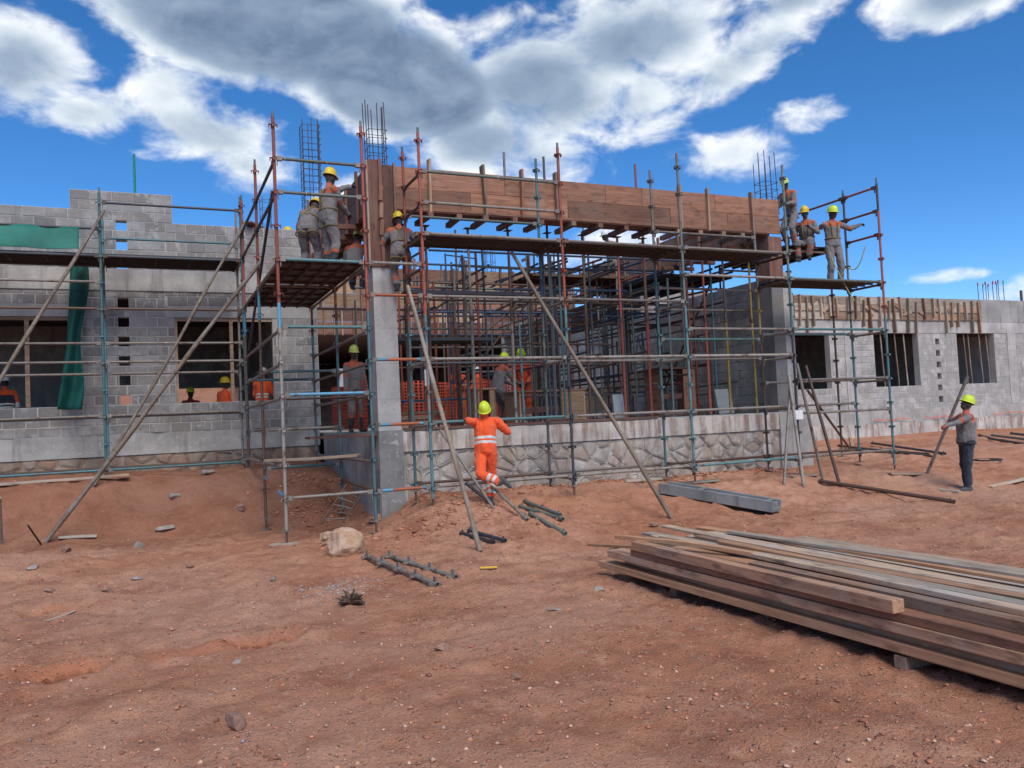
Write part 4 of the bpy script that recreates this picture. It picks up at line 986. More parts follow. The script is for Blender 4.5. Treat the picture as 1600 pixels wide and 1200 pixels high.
bx, by = [4.9, 6.3, 7.6, 8.9, 10.2, 11.5], [15.2, 16.6, 18.0, 19.5, 21.0]
mts = ['rust_tube', 'dark_tube', 'navy_tube', 'grey_tube', 'rust_tube', 'olive_tube', 'red_tube']
rs = random.Random(5)
for i, x in enumerate(bx):
    for j, y in enumerate(by):
        if x < 8 and rs.random() < .25: continue
        xx, yy = x+rs.uniform(-.15, .15), y+rs.uniform(-.12, .12); zt = rs.choice((5.2, 5.4, 5.9, 6.5)) if y < 20 else 5.0
        tube('standard', (xx, yy, 1.59), (xx+rs.uniform(-.03, .03), yy, zt), TR, rs.choice(mts), bc, 10)
for j, y in enumerate(by):
    for z in (2.15, 3.2, 4.15, 4.6, 5.1):
        if rs.random() < (.62 if z != 4.15 else .9):
            dz = rs.uniform(-.08, .08); tube('ledger', (4.4+rs.uniform(0, 1), y+.06, z+dz), (12.2+rs.uniform(-1.4, .2), y+.06, z+dz+rs.uniform(-.05, .05)), TR, rs.choice(mts[:5]), bc, 10)
for i, x in enumerate(bx):
    for z in (2.6, 3.7, 4.3, 4.75, 5.0):
        n_ = 1 if x < 8 else 2
        for q in range(n_):
            if rs.random() < (.55 if x < 8 else .8):
                dz = rs.uniform(-.2, .2); tube('transom', (x+.06+rs.uniform(-.4, .4), 14.3+rs.uniform(-.2, 1.2), z+dz), (x+.06+rs.uniform(-.1, .1), 21.2-rs.uniform(0, 2.5), z+dz+rs.uniform(-.12, .12)), TR, rs.choice(mts[:5]), bc, 10)
for a, b_ in (((11.6, 14.6, 4.6), (12.2, 18.0, 1.7)), ((10.0, 15.2, 3.2), (11.8, 15.3, 1.65)), ((5.0, 15.2, 1.7), (7.4, 15.3, 4.2)), ((6.4, 16.7, 3.3), (9.0, 16.7, 5.2)), ((7.6, 18.1, 3.0), (10.4, 18.1, 5.1))):
    tube('brace', a, b_, TR*.9, 'rust_tube', bc, 10)
for k in range(60):
    x, y = rs.uniform(5.4, 12.4), rs.uniform(14.25, 19.5); zb = 1.59; zt = rs.choice((3.6, 4.6, 5.0, 5.3, 5.3)); tube('standard', (x, y, zb), (x+rs.uniform(-.04, .04), y, zt), TR, rs.choice(mts+['red_tube', 'teal_tube', 'grey_tube']), bc, 10)
for k in range(26):
    x, z = rs.uniform(7.6, 12.2), rs.choice((2.3, 3.0, 3.9, 4.2, 4.4, 4.6, 4.8, 5.0)); y = rs.uniform(14.3, 15.5); tube('transom', (x, y, z), (x+rs.uniform(-.25, .25), y+rs.uniform(2.5, 6), z+rs.uniform(-.1, .1)), TR, rs.choice(mts), bc, 10)
for k in range(22):
    y, z, x = rs.uniform(14.3, 19), rs.choice((2.2, 2.9, 3.3, 3.9, 4.3, 4.7)), rs.uniform(5.0, 9.5); tube('ledger', (x, y, z), (min(12.5, x+rs.uniform(2, 4)), y, z+rs.uniform(-.06, .06)), TR, rs.choice(mts+['grey_tube']), bc, 10)
deck(bc, 7.9, 10.6, 16.2, 17.3, 4.95, 'x', 'rust_tube', 4); deck(bc, 10.2, 12.2, 14.6, 17.5, 4.72, 'y', 'dark_tube', 5); deck(bc, 4.2, 6.2, 14.4, 15.2, 3.3, 'x', 'dark_tube', 3)
# frames of light scaffold standing about
def hframe(label, p, rz, w, h, mt):
    t = thing('trestle', label, 'trestle', p, 'steel trestles among the props'); R = Matrix.Rotation(rz, 3, 'Z'); P = Vector(p)
    def q(u, z): return P+R @ Vector((u, 0, 0))+Vector((0, 0, z))
    tube('post', q(-w/2, 0), q(-w/2, h), .021, mt, t, 8, False); tube('post', q(w/2, 0), q(w/2, h), .021, mt, t, 8, False)
    for z in (.25*h, .6*h, h-.03): tube('rail', q(-w/2, z), q(w/2, z), .016, mt, t, 8, False)
    tube('strut', q(-w/2, h*.62), q(0, h-.03), .012, mt, t, 8, False); tube('strut', q(w/2, h*.62), q(0, h-.03), .012, mt, t, 8, False)
hframe('blue steel trestle standing among the props left of the leaning workers', (6.6, 17.2, 1.59), .3, .9, 3.9, 'navy_tube')
hframe('blue steel trestle leaning at the back near the dark hall', (9.4, 20.2, 1.59), .2, 1.1, 1.9, 'navy_tube')
hframe('pale blue steel trestle in front of the block side wall', (11.4, 17.4, 1.59), 1.2, 1.0, 2.1, 'blue_tube')
hframe('rusty steel trestle in front of the block side wall', (11.9, 15.6, 1.59), 1.4, 1.1, 1.9, 'rust_tube')

# ------------------------------------------------------------------ rebar, nets, small things on the building
def rebar_cage(label, c, z0, z1, w, nb, ties, r=.009, caps=None, tie_top=None):
    t = thing('rebar_cage', label, 'rebar', (c[0], c[1], z0), 'column starter bars'); rs = random.Random(int(c[0]*77))
    pts = []
    per = [(-1, -1), (0, -1), (1, -1), (1, 0), (1, 1), (0, 1), (-1, 1), (-1, 0)][::(1 if nb == 8 else 2)]
    for i, (a, b_) in enumerate(per):
        x, y = c[0]+a*w/2, c[1]+b_*w/2; zt = z1-rs.uniform(0, .25)*(1 if caps is None else .3)
        o = tube('bar', (x, y, z0), (x+rs.uniform(-.03, .03), y+rs.uniform(-.03, .03), zt), r, 'rebar', t, 6, False)
        if caps: q = MB(); q.tube((x, y, zt-.06), (x, y, zt+.06), .025, 8); q.build('end_cap', caps[i % len(caps)], t)
    tt = tie_top or z1-.15; z = z0+.05
    while z < tt:
        q = MB(); h = w/2+.012; P4 = [Vector((c[0]+a*h, c[1]+b_*h, z+rs.uniform(-.012, .012))) for a, b_ in ((-1, -1), (1, -1), (1, 1), (-1, 1))]
        q.poly(P4+[P4[0]], .006, 5); q.build('tie', 'rebar', t); z += ties
rebar_cage('tall square rebar cage rising behind the left scaffold deck', (3.52, 18.5), 6.0, 8.85, .38, 8, .15)
rebar_cage('starter bars standing out of the left column shutter', (3.75, 13.7), 6.0, 7.5, .30, 8, .16, tie_top=6.95)
rebar_cage('starter bars standing out of the right column behind the workers', (12.55, 13.75), 5.9, 7.32, .34, 8, .17, tie_top=6.75)
rebar_cage('narrow rebar cage on the roof behind the left wing parapet', (2.95, 22), 5.1, 8.0, .22, 4, .22)
rebar_cage('short starter bars with coloured caps above the far right wall', (29.3, 20.4), 5.1, 6.05, .6, 8, .5, .012, ['cap_red', 'cap_red', 'cap_green'], 5.3)
rebar_cage('thin starter bars above the courtyard beam beside the bucket', (9.7, 22.9), 5.6, 7.2, .3, 8, .3)
tag(tube('site_pole', (-.17, 19.5, 5.15), (-.17, 19.5, 7.95), .025, 'green_pipe', hollow=False), 'thin green pole standing up behind the left parapet', 'pole')
tag(tube('roof_post', (31.2, 20.5, 5.15), (31.2, 20.5, 5.8), .05, 'rust_tube', hollow=False), 'short post above the far right wall', 'post')
for i, (px0, py0) in enumerate(((787, 238), (849, 245), (992, 257))):
    p = at(px0, py0, Y=14.05); tag(tube('upright_tube', (p.x, 14.05, 5.3), p, .024, ('grey_tube', 'rust_tube', 'red_tube')[i], hollow=False), ('thin grey tube', 'thin rusty tube', 'lone reddish tube')[i]+' rising behind the front beam '+('left of its middle', 'at its middle', 'right of its middle')[i], 'tube')
tag(bar('loose_board', (2.0, WL-.1, 6.24), (2.35, WL+.35, 6.21), .3, .03, 'form_dark'), 'small board lying on top of the left wing wall', 'board')

def cloth_sheet(name, label, cat, fn, nu, nv, mat, thick=.004):
    b = MB(); vs = [fn(i/nu, j/nv) for j in range(nv+1) for i in range(nu+1)]
    b.add(vs, [(j*(nu+1)+i, j*(nu+1)+i+1, (j+1)*(nu+1)+i+1, (j+1)*(nu+1)+i) for j in range(nv) for i in range(nu)], 0, True)
    o = b.build(name, mat); m = o.modifiers.new('thickness', 'SOLIDIFY'); m.thickness = thick; return tag(o, label, cat)
def net_top(u, v):
    x = -5.6+u*4.5; zt = 5.62+.18*(1-u)**.6*math.sin(u*3+1)+.04*math.sin(u*17); zt = 5.60+.33*max(0, .75-u)
    z = zt*(1-v)+5.18*v
    return (x+.25*v*0, LYF-.02+.10*math.sin(u*14+v*2)*v*.6-.06*v+.03*math.sin(u*37), z)
cloth_sheet('shade_net', 'green shade net draped over the upper rail of the left scaffold', 'net', net_top, 60, 12, 'green_net')
def net_strip(u, v):
    p = at(110+u*26-v*10-22*max(0, v-.55)*(1-u), 402+v*238, Y=17.95)
    return (p.x+.05*math.sin(v*9)*u, p.y+.09*math.sin(u*7+v*5), p.z)
cloth_sheet('hanging_net', 'green net strip hanging down in front of the left window', 'net', net_strip, 14, 40, 'green_net_dark')
def net_fence(u, v): return (5.0+u*3.4, 17.3+.05*math.sin(u*21), 1.62+v*1.0+.03*math.sin(u*13))
cloth_sheet('barrier_net', 'orange plastic barrier mesh across the entrance floor', 'net', net_fence, 40, 6, 'orange_net', .003)
def net2(u, v): return (3.65+.02*math.sin(u*9), 14.6+u*3.2, 1.62+v*.95)
cloth_sheet('barrier_net', 'orange plastic barrier mesh behind the grey suited man at the column', 'net', net2, 30, 6, 'orange_net', .003)
# timber clutter on the entrance floor
def crate_table(label, x, y, w, d_, h, mt, mt2):
    t = thing('work_table', label, 'table', (x, y, 1.587)); z0 = 1.59
    bar('table_top', (x-w/2, y, z0+h), (x+w/2, y, z0+h), d_, .04, mt2, t)
    for sx in (-1, 1): bar('side_panel', (x+sx*(w/2-.05), y-d_/2+.02, z0+h/2-.01), (x+sx*(w/2-.05), y+d_/2-.02, z0+h/2-.01), .03, h-.03, mt, t)
    bar('front_panel', (x+w*.12, y-d_/2+.01, z0+h/2), (x+w/2-.07, y-d_/2+.01, z0+h/2), .02, h-.06, mt, t); bar('cross_rail', (x-w/2+.07, y-d_/2+.06, z0+h*.42), (x+w*.1, y-d_/2+.06, z0+h*.42), .04, .12, 'form_dark', t)
pt = at(852, 640, Y=15.4); crate_table('plywood box table behind the climbing orange worker', pt.x, 15.4, 1.6, .8, .66, 'form_pale', 'form_wood')
pt = at(752, 640, Y=15.4); crate_table('low plywood box left of the climbing orange worker', pt.x, 15.4, .45, .7, .74, 'form_pale', 'form_wood')
pt = at(1048, 630, Y=14.9); crate_table('brown timber box standing between the red props', pt.x, 14.9, .95, .7, 1.05, 'form_wood', 'form_dark')
for i, (px0, w) in enumerate(((640, .9), (655, 1.1), (648, .8), (660, 1.0))):
    p = at(px0, 640, Y=14.9+.12*i); tag(bar('stacked_timber', (p.x-w/2, p.y, 1.63+.09*i), (p.x+w/2, p.y+.1, 1.63+.09*i), .12, .07, ('form_pale', 'form_wood')[i % 2]), ('lowest', 'second lowest', 'second highest', 'topmost')[i]+' timber of the small pile right behind the bare column', 'timber', 'timbers piled behind the bare column')
sl = at(960, 640, Y=17.2); tag(bar('sloping_panel', (sl.x-1.2, 17.2, 1.75), (sl.x+1.0, 17.3, 2.55), .08, .5, 'plank_grey'), 'grey ramp panel sloping up behind the red props', 'panel')
tag(bar('leaning_sheet', (at(1135, 640, Y=14.5).x, 14.5, 1.6), (at(1135, 640, Y=14.5).x, 14.62, 2.15), .42, .03, 'sheet_grey', up=(0, 1, 0)), 'small grey sheet leaning before the block side wall', 'sheet')
tag(bar('leaning_sheet', (at(975, 640, Y=14.15).x-.1, 14.15, 1.6), (at(975, 640, Y=14.15).x-.1, 14.22, 2.1), .25, .03, 'sheet_grey', up=(0, 1, 0)), 'pale narrow sheet leaning beside the red prop', 'sheet')
for i, (px0, py0, w, h, yy) in enumerate(((670, 590, .16, .30, 14.1), (533, 590, .07, .32, 14.38))):
    p = at(px0, py0, Y=yy); b = MB(); b.box(p, (w, .006, h)); tag(b.build('paper_notice', 'paper'), ('white paper sheet tied to the pole right of the bare column', 'white paper strip tied to the pole left of the grey suited man')[i], 'paper')
p = at(1247, 648, Y=12.05); b = MB(); b.box(p, (.25, .01, .18)); tag(b.build('paper_notice', 'paper'), 'white card tied to the right scaffold corner', 'paper')
# bucket on the inner deck
bk = at(938, 415, Y=16.8); bm_ = MB(); bk.z = 4.97
for (z0_, z1_, r0_, r1_) in ((0, .28, .15, .19), (.28, .30, .20, .20)): bm_.tube(bk+Vector((0, 0, z0_)), bk+Vector((0, 0, z1_)), r0_, 16, 0, r1_)
hb = [bk+Vector((.19*math.cos(a), .04, .28-.12*math.sin(a))) for a in np.linspace(0, math.pi, 9)]; bt = thing('bucket', 'black plastic bucket on the inner scaffold deck', 'bucket', bk); bm_.build('tub', 'bucket_black', bt); q = MB(); q.poly(hb, .005, 5); q.build('handle', 'grey_tube', bt)
# block beside the climber's place on the deck
for i, (px0, py0, yy) in enumerate(((657, 358, 12.6), (680, 356, 12.7))):
    p = at(px0, py0, Y=yy); p.z = 4.735+.05; tag(bar('timber_offcut', p+Vector((-.11, 0, 0)), p+Vector((.11, .05, 0)), .12, .1, 'batten'), ('left', 'right')[i]+' of two timber offcuts on the deck beside the climbing grey worker', 'offcut')

# ------------------------------------------------------------------ things lying on the ground
def plank(label, x0, y0, x1, y1, z0, w, h, mt, z1=None, r=.02, cat='plank', name='timber_plank', roll=0):
    z1 = z0 if z1 is None else z1
    up = Vector((math.sin(roll), 0, math.cos(roll)))
    o = bar(name, (x0, y0, z0+h/2), (x1, y1, z1+h/2), w, h, mt, None, up, .004, r, 9)
    return tag(o, label, cat, 'timber planks stacked on the red ground')
for i, (px0, py0) in enumerate(((1070, 926), (1215, 966), (1432, 1043))):
    p = at(px0, py0, Z=.0); g = gz(p.x, p.y)
    tag(bar('stack_bearer', (p.x-.12, p.y+.02, g+.04), (p.x+2.9, p.y+.1, g+.04), .09, .085, 'plank_brown', rough=.004, seg=3), ('far', 'middle', 'near')[i]+' bearer block poking out under the timber stack', 'timber')
B0 = .10
lay = [  # x offset, y far, y near, layer z, width, height, material, label
 (4.42, 7.55, .9, 0, .16, .075, 'plank_orange', 'lowest orange brown plank along the front edge of the timber stack'),
 (4.46, 7.2, .7, .075, .16, .075, 'plank_brown', 'second lowest plank along the front edge of the timber stack'),
 (4.40, 7.35, .5, .15, .18, .08, 'plank_brown', 'middle brown plank along the front edge of the timber stack'),
 (4.43, 6.9, .8, .23, .17, .07, 'form_wood', 'dark plank second from the top along the front edge of the stack'),
 (4.36, 6.85, 3.75, .30, .10, .10, 'plank_brown', 'squared brown timber ending short on the front top edge of the stack'),
 (4.49, 5.35, .6, .30, .10, .09, 'plank_brown', 'squared timber just behind the short one on the front top edge'),
 (4.64, 7.3, .7, 0, .24, .08, 'plank_brown', 'bottom plank in the second row of the timber stack'),
 (4.66, 7.0, .7, .08, .24, .08, 'plank_brown', 'second layer plank in the second row of the timber stack'),
 (4.64, 7.25, .6, .16, .22, .08, 'plank_grey', 'third layer plank in the second row of the timber stack'),
 (4.62, 6.6, .6, .24, .16, .10, 'plank_orange', 'bright orange edged plank on top of the second row of the stack'),
 (4.92, 7.6, .7, 0, .26, .085, 'plank_brown', 'bottom plank in the middle row of the timber stack'),
 (4.93, 7.5, .6, .085, .26, .085, 'plank_brown', 'second layer plank in the middle row of the timber stack'),
 (4.88, 7.35, .6, .17, .24, .085, 'plank_grey', 'third layer grey plank in the middle row of the timber stack'),
 (4.80, 6.25, 3.2, .255, .12, .11, 'plank_grey', 'grey weathered beam with split end on the middle of the stack'),
 (4.95, 7.4, .6, .255, .14, .07, 'plank_pale', 'pale narrow board on top of the middle row of the stack'),
 (5.22, 7.7, .8, 0, .28, .085, 'plank_brown', 'bottom plank in the fourth row of the timber stack'),
 (5.23, 7.45, .6, .085, .28, .085, 'plank_brown', 'second layer plank in the fourth row of the timber stack'),
 (5.20, 7.5, .6, .17, .25, .06, 'plank_pale', 'pale wide board on the fourth row, cement stained'),
 (5.15, 7.3, .4, .235, .22, .035, 'plank_pale', 'whitish thin board lying loose on the fourth row of the stack'),
 (5.62, 7.9, .8, 0, .30, .08, 'plank_brown', 'bottom plank in the fifth row of the timber stack'),
 (5.66, 7.8, .6, .08, .30, .08, 'plank_brown', 'second layer plank in the fifth row of the timber stack'),
 (5.72, 7.75, .5, .16, .28, .04, 'plank_pale', 'long pale board with dark lower edge on the back half of the stack'),
 (5.70, 7.6, .5, .203, .30, .035, 'plank_pale', 'uppermost long pale board on the back half of the stack'),
 (6.05, 7.9, .9, 0, .34, .06, 'plank_brown', 'bottom plank in the sixth row of the timber stack'),
 (6.06, 7.6, .7, .06, .36, .035, 'plank_orange', 'reddish tan board on the sixth row of the timber stack'),
 (6.48, 7.4, .9, 0, .40, .035, 'plank_pale', 'pale wide board lying near the back of the stack'),
 (6.98, 7.55, 1.2, 0, .42, .04, 'plank_pale', 'rearmost pale wide board of the timber stack'),
]
ZS = .86
for x, yf, yn, z, w, h, mt, lb in lay:
    z, h = z*ZS, h*ZS
    sk = random.uniform(-.05, .05); plank(lb, x+sk, yf, x-.03+random.uniform(-.03, .03), yn, B0+z, w, h, mt, r=.012 if x < 5 else .022)
FAN = [(5.05, 7.75, 5.0, .6, .29, .13, .03, 'plank_grey', 'thin grey board fanned out over the middle of the stack'), (5.38, 7.2, 5.30, .7, .255, .16, .03, 'plank_brown', 'brown thin board fanned out beside the whitish one'), (5.48, 8.0, 5.36, .9, .29, .12, .025, 'plank_pale', 'narrow tan board sticking out farthest at the far end of the stack'),
 (5.95, 7.95, 5.78, 1.0, .245, .15, .028, 'plank_orange', 'warm tan board fanned out over the back half of the stack'), (6.22, 7.7, 6.30, 1.2, .10, .18, .03, 'plank_grey', 'grey thin board low on the back half of the stack'), (6.75, 7.9, 6.62, 1.5, .045, .14, .03, 'plank_brown', 'narrow brown board between the two rearmost wide boards'),
 (4.78, 7.05, 4.70, 1.0, .345, .09, .04, 'plank_pale', 'pale squared lath resting on the second row of the stack'), (5.1, 6.5, 5.22, .8, .325, .10, .03, 'plank_orange', 'orange lath lying aslant on the middle row of the stack'), (5.85, 7.3, 5.95, .7, .275, .10, .03, 'plank_grey', 'narrow grey lath on top of the back half of the stack')]
for x0_, y0_, x1_, y1_, z_, w_, h_, mt, lb in FAN: plank(lb, x0_, y0_, x1_, y1_, B0+z_*ZS, w_, h_, mt, r=.03)
p0 = at(920, 848, Z=.2); plank('thin splintered lath sticking out of the far left end of the stack', p0.x, p0.y, 5.2, 6.6, .16, .05, .03, 'plank_orange', .30)
plank('short brown board sticking out low at the far left end of the stack', at(958, 864, Z=.12).x, at(958, 864, Z=.12).y, 4.6, 6.2, .12, .10, .05, 'plank_brown', .14)
plank('orange lath lying askew across the far end of the stack', 4.3, 7.15, 4.75, 5.6, .45, .06, .04, 'plank_orange', .42)
plank('narrow pale lath across the far end of the stack', 4.62, 7.35, 4.9, 5.4, .37, .08, .03, 'plank_pale', .36)

def lying_tube(label, a, b_, r=.026, mt='dark_tube', group='steel tubes lying on the ground', name='steel_tube', vee=False, lift=0, parts=True):
    a, b_ = Vector(a), Vector(b_); a.z += r+lift; b_.z += r+lift
    t = thing(name, label, 'tube', (a+b_)/2, group); tube('pipe', a, b_, r, mt, t)
    q = MB(); d_ = (b_-a).normalized(); R = frame(d_, (0, 0, 1))
    n_ = max(2, int((b_-a).length/.5))
    for i in range(n_+1):
        c = a.lerp(b_, (i+.12)/(n_+.24))
        if vee:
            for yy, zz in ((.05, 0), (-.05, 0), (0, .05)): q.box(c+R @ Vector((0, yy, zz)), (.05, .05 if yy else .02, .02 if yy else .05), R)
        elif i in (0, n_): q.box(c, (.05, .056, .050), R); q.box(c+Vector((0, 0, .02)), (.012, .02, .07), R)
    stuff(q.build('fittings', mt, t))
lying_tube('front one of two standards with fins lying near the boulder', on_ground(572, 872), on_ground(684, 918), vee=True, mt='grey_tube', group='finned standards lying near the boulder')
lying_tube('rear one of two standards with fins lying near the boulder', on_ground(606, 872), on_ground(713, 907), vee=True, mt='grey_tube', group='finned standards lying near the boulder')
lying_tube('dark tube lying under the foot of the brown leaning pole, front one', on_ground(720, 836), on_ground(772, 851), mt='dark_tube'); lying_tube('dark tube lying under the foot of the brown leaning pole, rear one', on_ground(732, 833), on_ground(790, 849), mt='dark_tube')
lying_tube('upper greenish tube on the ground right of the orange worker', on_ground(819, 786), on_ground(876, 808), mt='olive_tube', r=.03); lying_tube('middle greenish tube on the ground right of the orange worker', on_ground(812, 794), on_ground(880, 815), mt='olive_tube', r=.03)
lying_tube('lowest greenish tube on the ground right of the orange worker', on_ground(828, 806), on_ground(884, 838), mt='olive_tube', r=.03)
a = at(763, 757, Y=11.9); lying_tube('pale tube with a clamp leaning beside the climbing worker', a, on_ground(824, 815), mt='pale_tube', r=.024)
a = at(688, 672, Y=11.95); rake('grey diagonal brace tube leaning on the rail left of the climbing worker', on_ground(772, 795), a, .022, 'grey_tube', 'brace_tube', 'tube', group='brace tubes by the climbing worker', over=0, taper=1)
a = at(728, 755, Y=12.0); rake('short dark tube leaning behind the climbing worker', on_ground(766, 793)+Vector((.1, .1, .02)), a, .026, 'dark_tube', 'brace_tube', 'tube', group='brace tubes by the climbing worker', over=0, taper=1)
lying_tube('long dark beam with end bracket lying in front of the right scaffold', on_ground(1280, 755), on_ground(1492, 788), mt='rust_tube', r=.035)
for i, (a, b_) in enumerate((((1310, 698), (1455, 715)), ((1345, 703), (1450, 712)), ((1362, 694), (1477, 711)))): lying_tube(('left', 'middle', 'right')[i]+' of three dark tubes lying before the right wing wall', on_ground(*a), on_ground(*b_), mt=('rust_tube', 'dark_tube', 'dark_tube')[i], r=.03, group='dark tubes before the right wing wall')
for i, (a, b_) in enumerate((((1530, 682), (1640, 712)), ((1545, 688), (1650, 706)), ((1550, 684), (1650, 697)), ((1580, 682), (1660, 692)))): lying_tube(('first', 'second', 'third', 'last')[i]+' tube from the left in the pile at the right picture edge', on_ground(*a), on_ground(*b_), mt=('dark_tube', 'dark_tube', 'olive_tube', 'dark_tube')[i], r=.035, group='tube pile at the right edge', lift=.02*i)
# precast channel lintel
pa, pb = on_ground(1036, 772), on_ground(1214, 803); pa.z += .03; pb.z += .03; dv = (pb-pa).normalized(); Rm = frame(dv, (0, 0, 1)); Lp = (pb-pa).length
pc = thing('precast_channel', 'long grey precast concrete channel lying on bare ground', 'beam', (pa+pb)/2)
for nm, c, sz in (('base', (0, 0, .03), (Lp, .30, .06)), ('side', (0, -.15, .09), (Lp, .05, .18)), ('side', (0, .15, .09), (Lp, .05, .18)), ('end_stop', (Lp/2-.08, 0, .09), (.1, .245, .1)), ('strut', (-.3, 0, .165), (.06, .245, .02)), ('strut', (.9, 0, .165), (.06, .245, .02))):
    mid = (pa+pb)/2+Rm @ Vector(c); link(nm, chamfer(sz[0], sz[1], sz[2], 'precast', .006), None, pc, Matrix.Translation(mid) @ Rm.to_4x4())
# boards on the ground
def ground_board(label, a, b_, w, mt, h=.035, lift=0):
    a, b_ = on_ground(*a), on_ground(*b_); n_ = (a+b_)/2; z = max(a.z, b_.z, n_.z)
    a.z += h/2+lift; b_.z += h/2+lift
    tag(bar('loose_board', a, b_, w, h, mt, rough=.008, seg=4), label, 'board', 'boards lying on the ground')
a, b_ = Vector((-2.95, 16.2, 0)), Vector((-.36, 16.3, 0)); zz = max(gz(a.x+(b_.x-a.x)*k/8, 16.25) for k in range(9)); a.z = zz+.0; b_.z = zz+.04; tag(bar('bank_plank', a, b_, .22, .04, 'plank_pale', rough=.02, seg=6), 'long plank lying along the top of the left soil bank', 'plank')
ground_board('pale board under the foot of the white scaffold pole', (426, 854), (462, 852), .16, 'plank_pale')
ground_board('base board under the scaffold pole right of centre', (1062, 757), (1122, 752), .2, 'plank_grey'); ground_board('base board under the right scaffold corner pole', (1232, 746), (1272, 743), .2, 'plank_pale'); ground_board('base board under the outermost right scaffold pole', (1388, 742), (1436, 742), .2, 'plank_pale')
ground_board('small board beside the feet of the worker holding a pole', (1468, 767), (1500, 770), .12, 'plank_grey'); ground_board('thin plank on the ground at the right picture edge', (1546, 763), (1640, 742), .12, 'plank_pale')
ground_board('grey board half buried below the left soil bank', (92, 843), (152, 839), .14, 'plank_grey'); ground_board('thin lath lying on the ground at the left', (74, 972), (118, 956), .03, 'plank_pale', .015)
ground_board('reddish board lying by the foot of the stone plinth', (505, 851), (530, 846), .12, 'plank_brown'); ground_board('short tube shaped timber at the foot of the plinth', (977, 754), (1035, 750), .06, 'plank_grey', .05)
a = on_ground(750, 891); tag(bar('yellow_strip', a+Vector((0, 0, .02)), on_ground(777, 889)+Vector((0, 0, .02)), .03, .02, 'yellow_stick'), 'small yellow strip of wood on bare ground in the middle', 'strip')
a = on_ground(1332, 702); tag(bar('wood_stub', a, a+Vector((0, .05, .32)), .1, .05, 'form_pale', up=(0, 1, 0)), 'short brown wood stub standing before the right wing wall', 'stub')
rake('thin stake stuck in the ground at the left picture edge', on_ground(1, 850), at(-2, 778, Y=14.5), .035, 'plank_grey', 'stake', 'stake', group='stakes on the left bank', over=0, taper=1); rake('short rusty stake leaning below the left bank', on_ground(64, 851), at(43, 820, Y=14.2), .015, 'rust_tube', 'stake', 'stake', group='stakes on the left bank', over=0, taper=1)
# steel bracket frame leaning in the pit
lad = thing('steel_ladder', 'rusty steel ladder frame leaning in the pit beside the plinth', 'ladder', (2.8, 13.4, 0)); A0, A1, Bq0, Bq1 = at(502, 818, Y=13.2), at(541, 757, Y=13.5), at(536, 816, Y=13.0), at(566, 772, Y=13.3)
tube('rail', A0, A1, .016, 'rust_tube', lad, 8, False); tube('rail', Bq0, Bq1, .016, 'rust_tube', lad, 8, False)
for i in range(5): tube('rung', A0.lerp(A1, .12+.18*i), Bq0.lerp(Bq1, .12+.18*i), .009, 'grey_tube', lad, 6, False)
# rocks
rock('boulder', 'large tan boulder resting on bare red ground near the pit', on_ground(540, 866), (.235, .21, .21), 'rock_tan', 3, 4, sink=.2)
rock('boulder', 'smaller tan rock close behind the large boulder', on_ground(512, 849)+Vector((.02, .25, 0)), (.15, .12, .10), 'rock_tan', 8, sink=.12)
for i, (px0, py0, s, mt, lb) in enumerate(((326, 741, .16, 'rock_grey', 'pale grey angular rock on top of the left soil bank'), (271, 778, .13, 'rock_grey', 'dark grey rock on the upper slope of the left bank'), (258, 828, .13, 'rock_grey', 'flat grey rock at the foot of the left bank'), (216, 854, .11, 'rock_grey', 'small grey rock left of the flat grey one below the bank'), (374, 797, .12, 'rock_brown', 'reddish flat rock on the bank left of the white pole'),
        (590, 812, .17, 'rock_brown', 'tan slab of rock leaning at the plinth corner pole'), (53, 888, .08, 'rock_grey', 'small grey rock at the far left of the ground'), (78, 925, .08, 'rock_brown', 'small reddish rock at the left of the ground'), (690, 1016, .06, 'rock_brown', 'lone small brown rock in the middle foreground'), (214, 906, .06, 'rock_grey', 'dark small rock in the left foreground'),
        (297, 886, .06, 'rock_brown', 'small dark clod in the left middle ground'), (866, 955, .05, 'rock_grey', 'small stone in front of the timber stack'), (805, 1062, .05, 'rock_brown', 'small reddish stone in the near foreground'), (368, 1135, .09, 'rock_brown', 'flat stone embedded in the near foreground'), (1024, 822, .07, 'rock_brown', 'brown broken brick by the foot of the pale slanting pole'), (370, 1038, .035, 'rock_grey', 'tiny pale stone in the near left foreground'),
        (105, 862, .10, 'rock_brown', 'reddish rock at the foot of the leaning pole'), (165, 925, .07, 'rock_brown', 'reddish stone beside the wheel rut'), (937, 922, .05, 'rock_grey', 'grey stone left of the timber stack'), (427, 906, .05, 'rock_grey', 'grey stone in the middle of the left ground'))):
    rock('rock', lb, on_ground(px0, py0), (s*1.25, s*.9, s*.62), mt, 20+i, 3, sink=.34)
rt = thing('root_clump', 'dark dug up root clump beside the white chippings', 'root', on_ground(550, 943)); c = on_ground(550, 943)
q = MB(); rs = random.Random(2)
for i in range(34):
    a0_, e0_ = rs.uniform(0, 6.28), rs.uniform(.0, 1.0); d_ = Vector((math.cos(a0_)*math.cos(e0_), math.sin(a0_)*math.cos(e0_), math.sin(e0_))); p1 = c+d_*rs.uniform(.04, .11); q.tube(c+Vector((0, 0, .01)), p1, .03, 6, 0, .016); q.tube(p1, p1+(d_+Vector((rs.uniform(-.6, .6), rs.uniform(-.6, .6), rs.uniform(-.5, .2)))).normalized()*rs.uniform(.03, .07), .014, 5, 0, .005)
q.build('roots', 'rust_tube', rt)
hz = on_ground(1543, 720); tag((lambda b: (b.poly([hz+Vector((.28*math.cos(a), .28*math.sin(a), .02)) for a in np.linspace(0, 6.2832, 22)], .018, 6), b.build('coiled_hose', 'black_hose'))[1])(MB()), 'dark ring of hose lying behind the worker with a pole', 'hose')
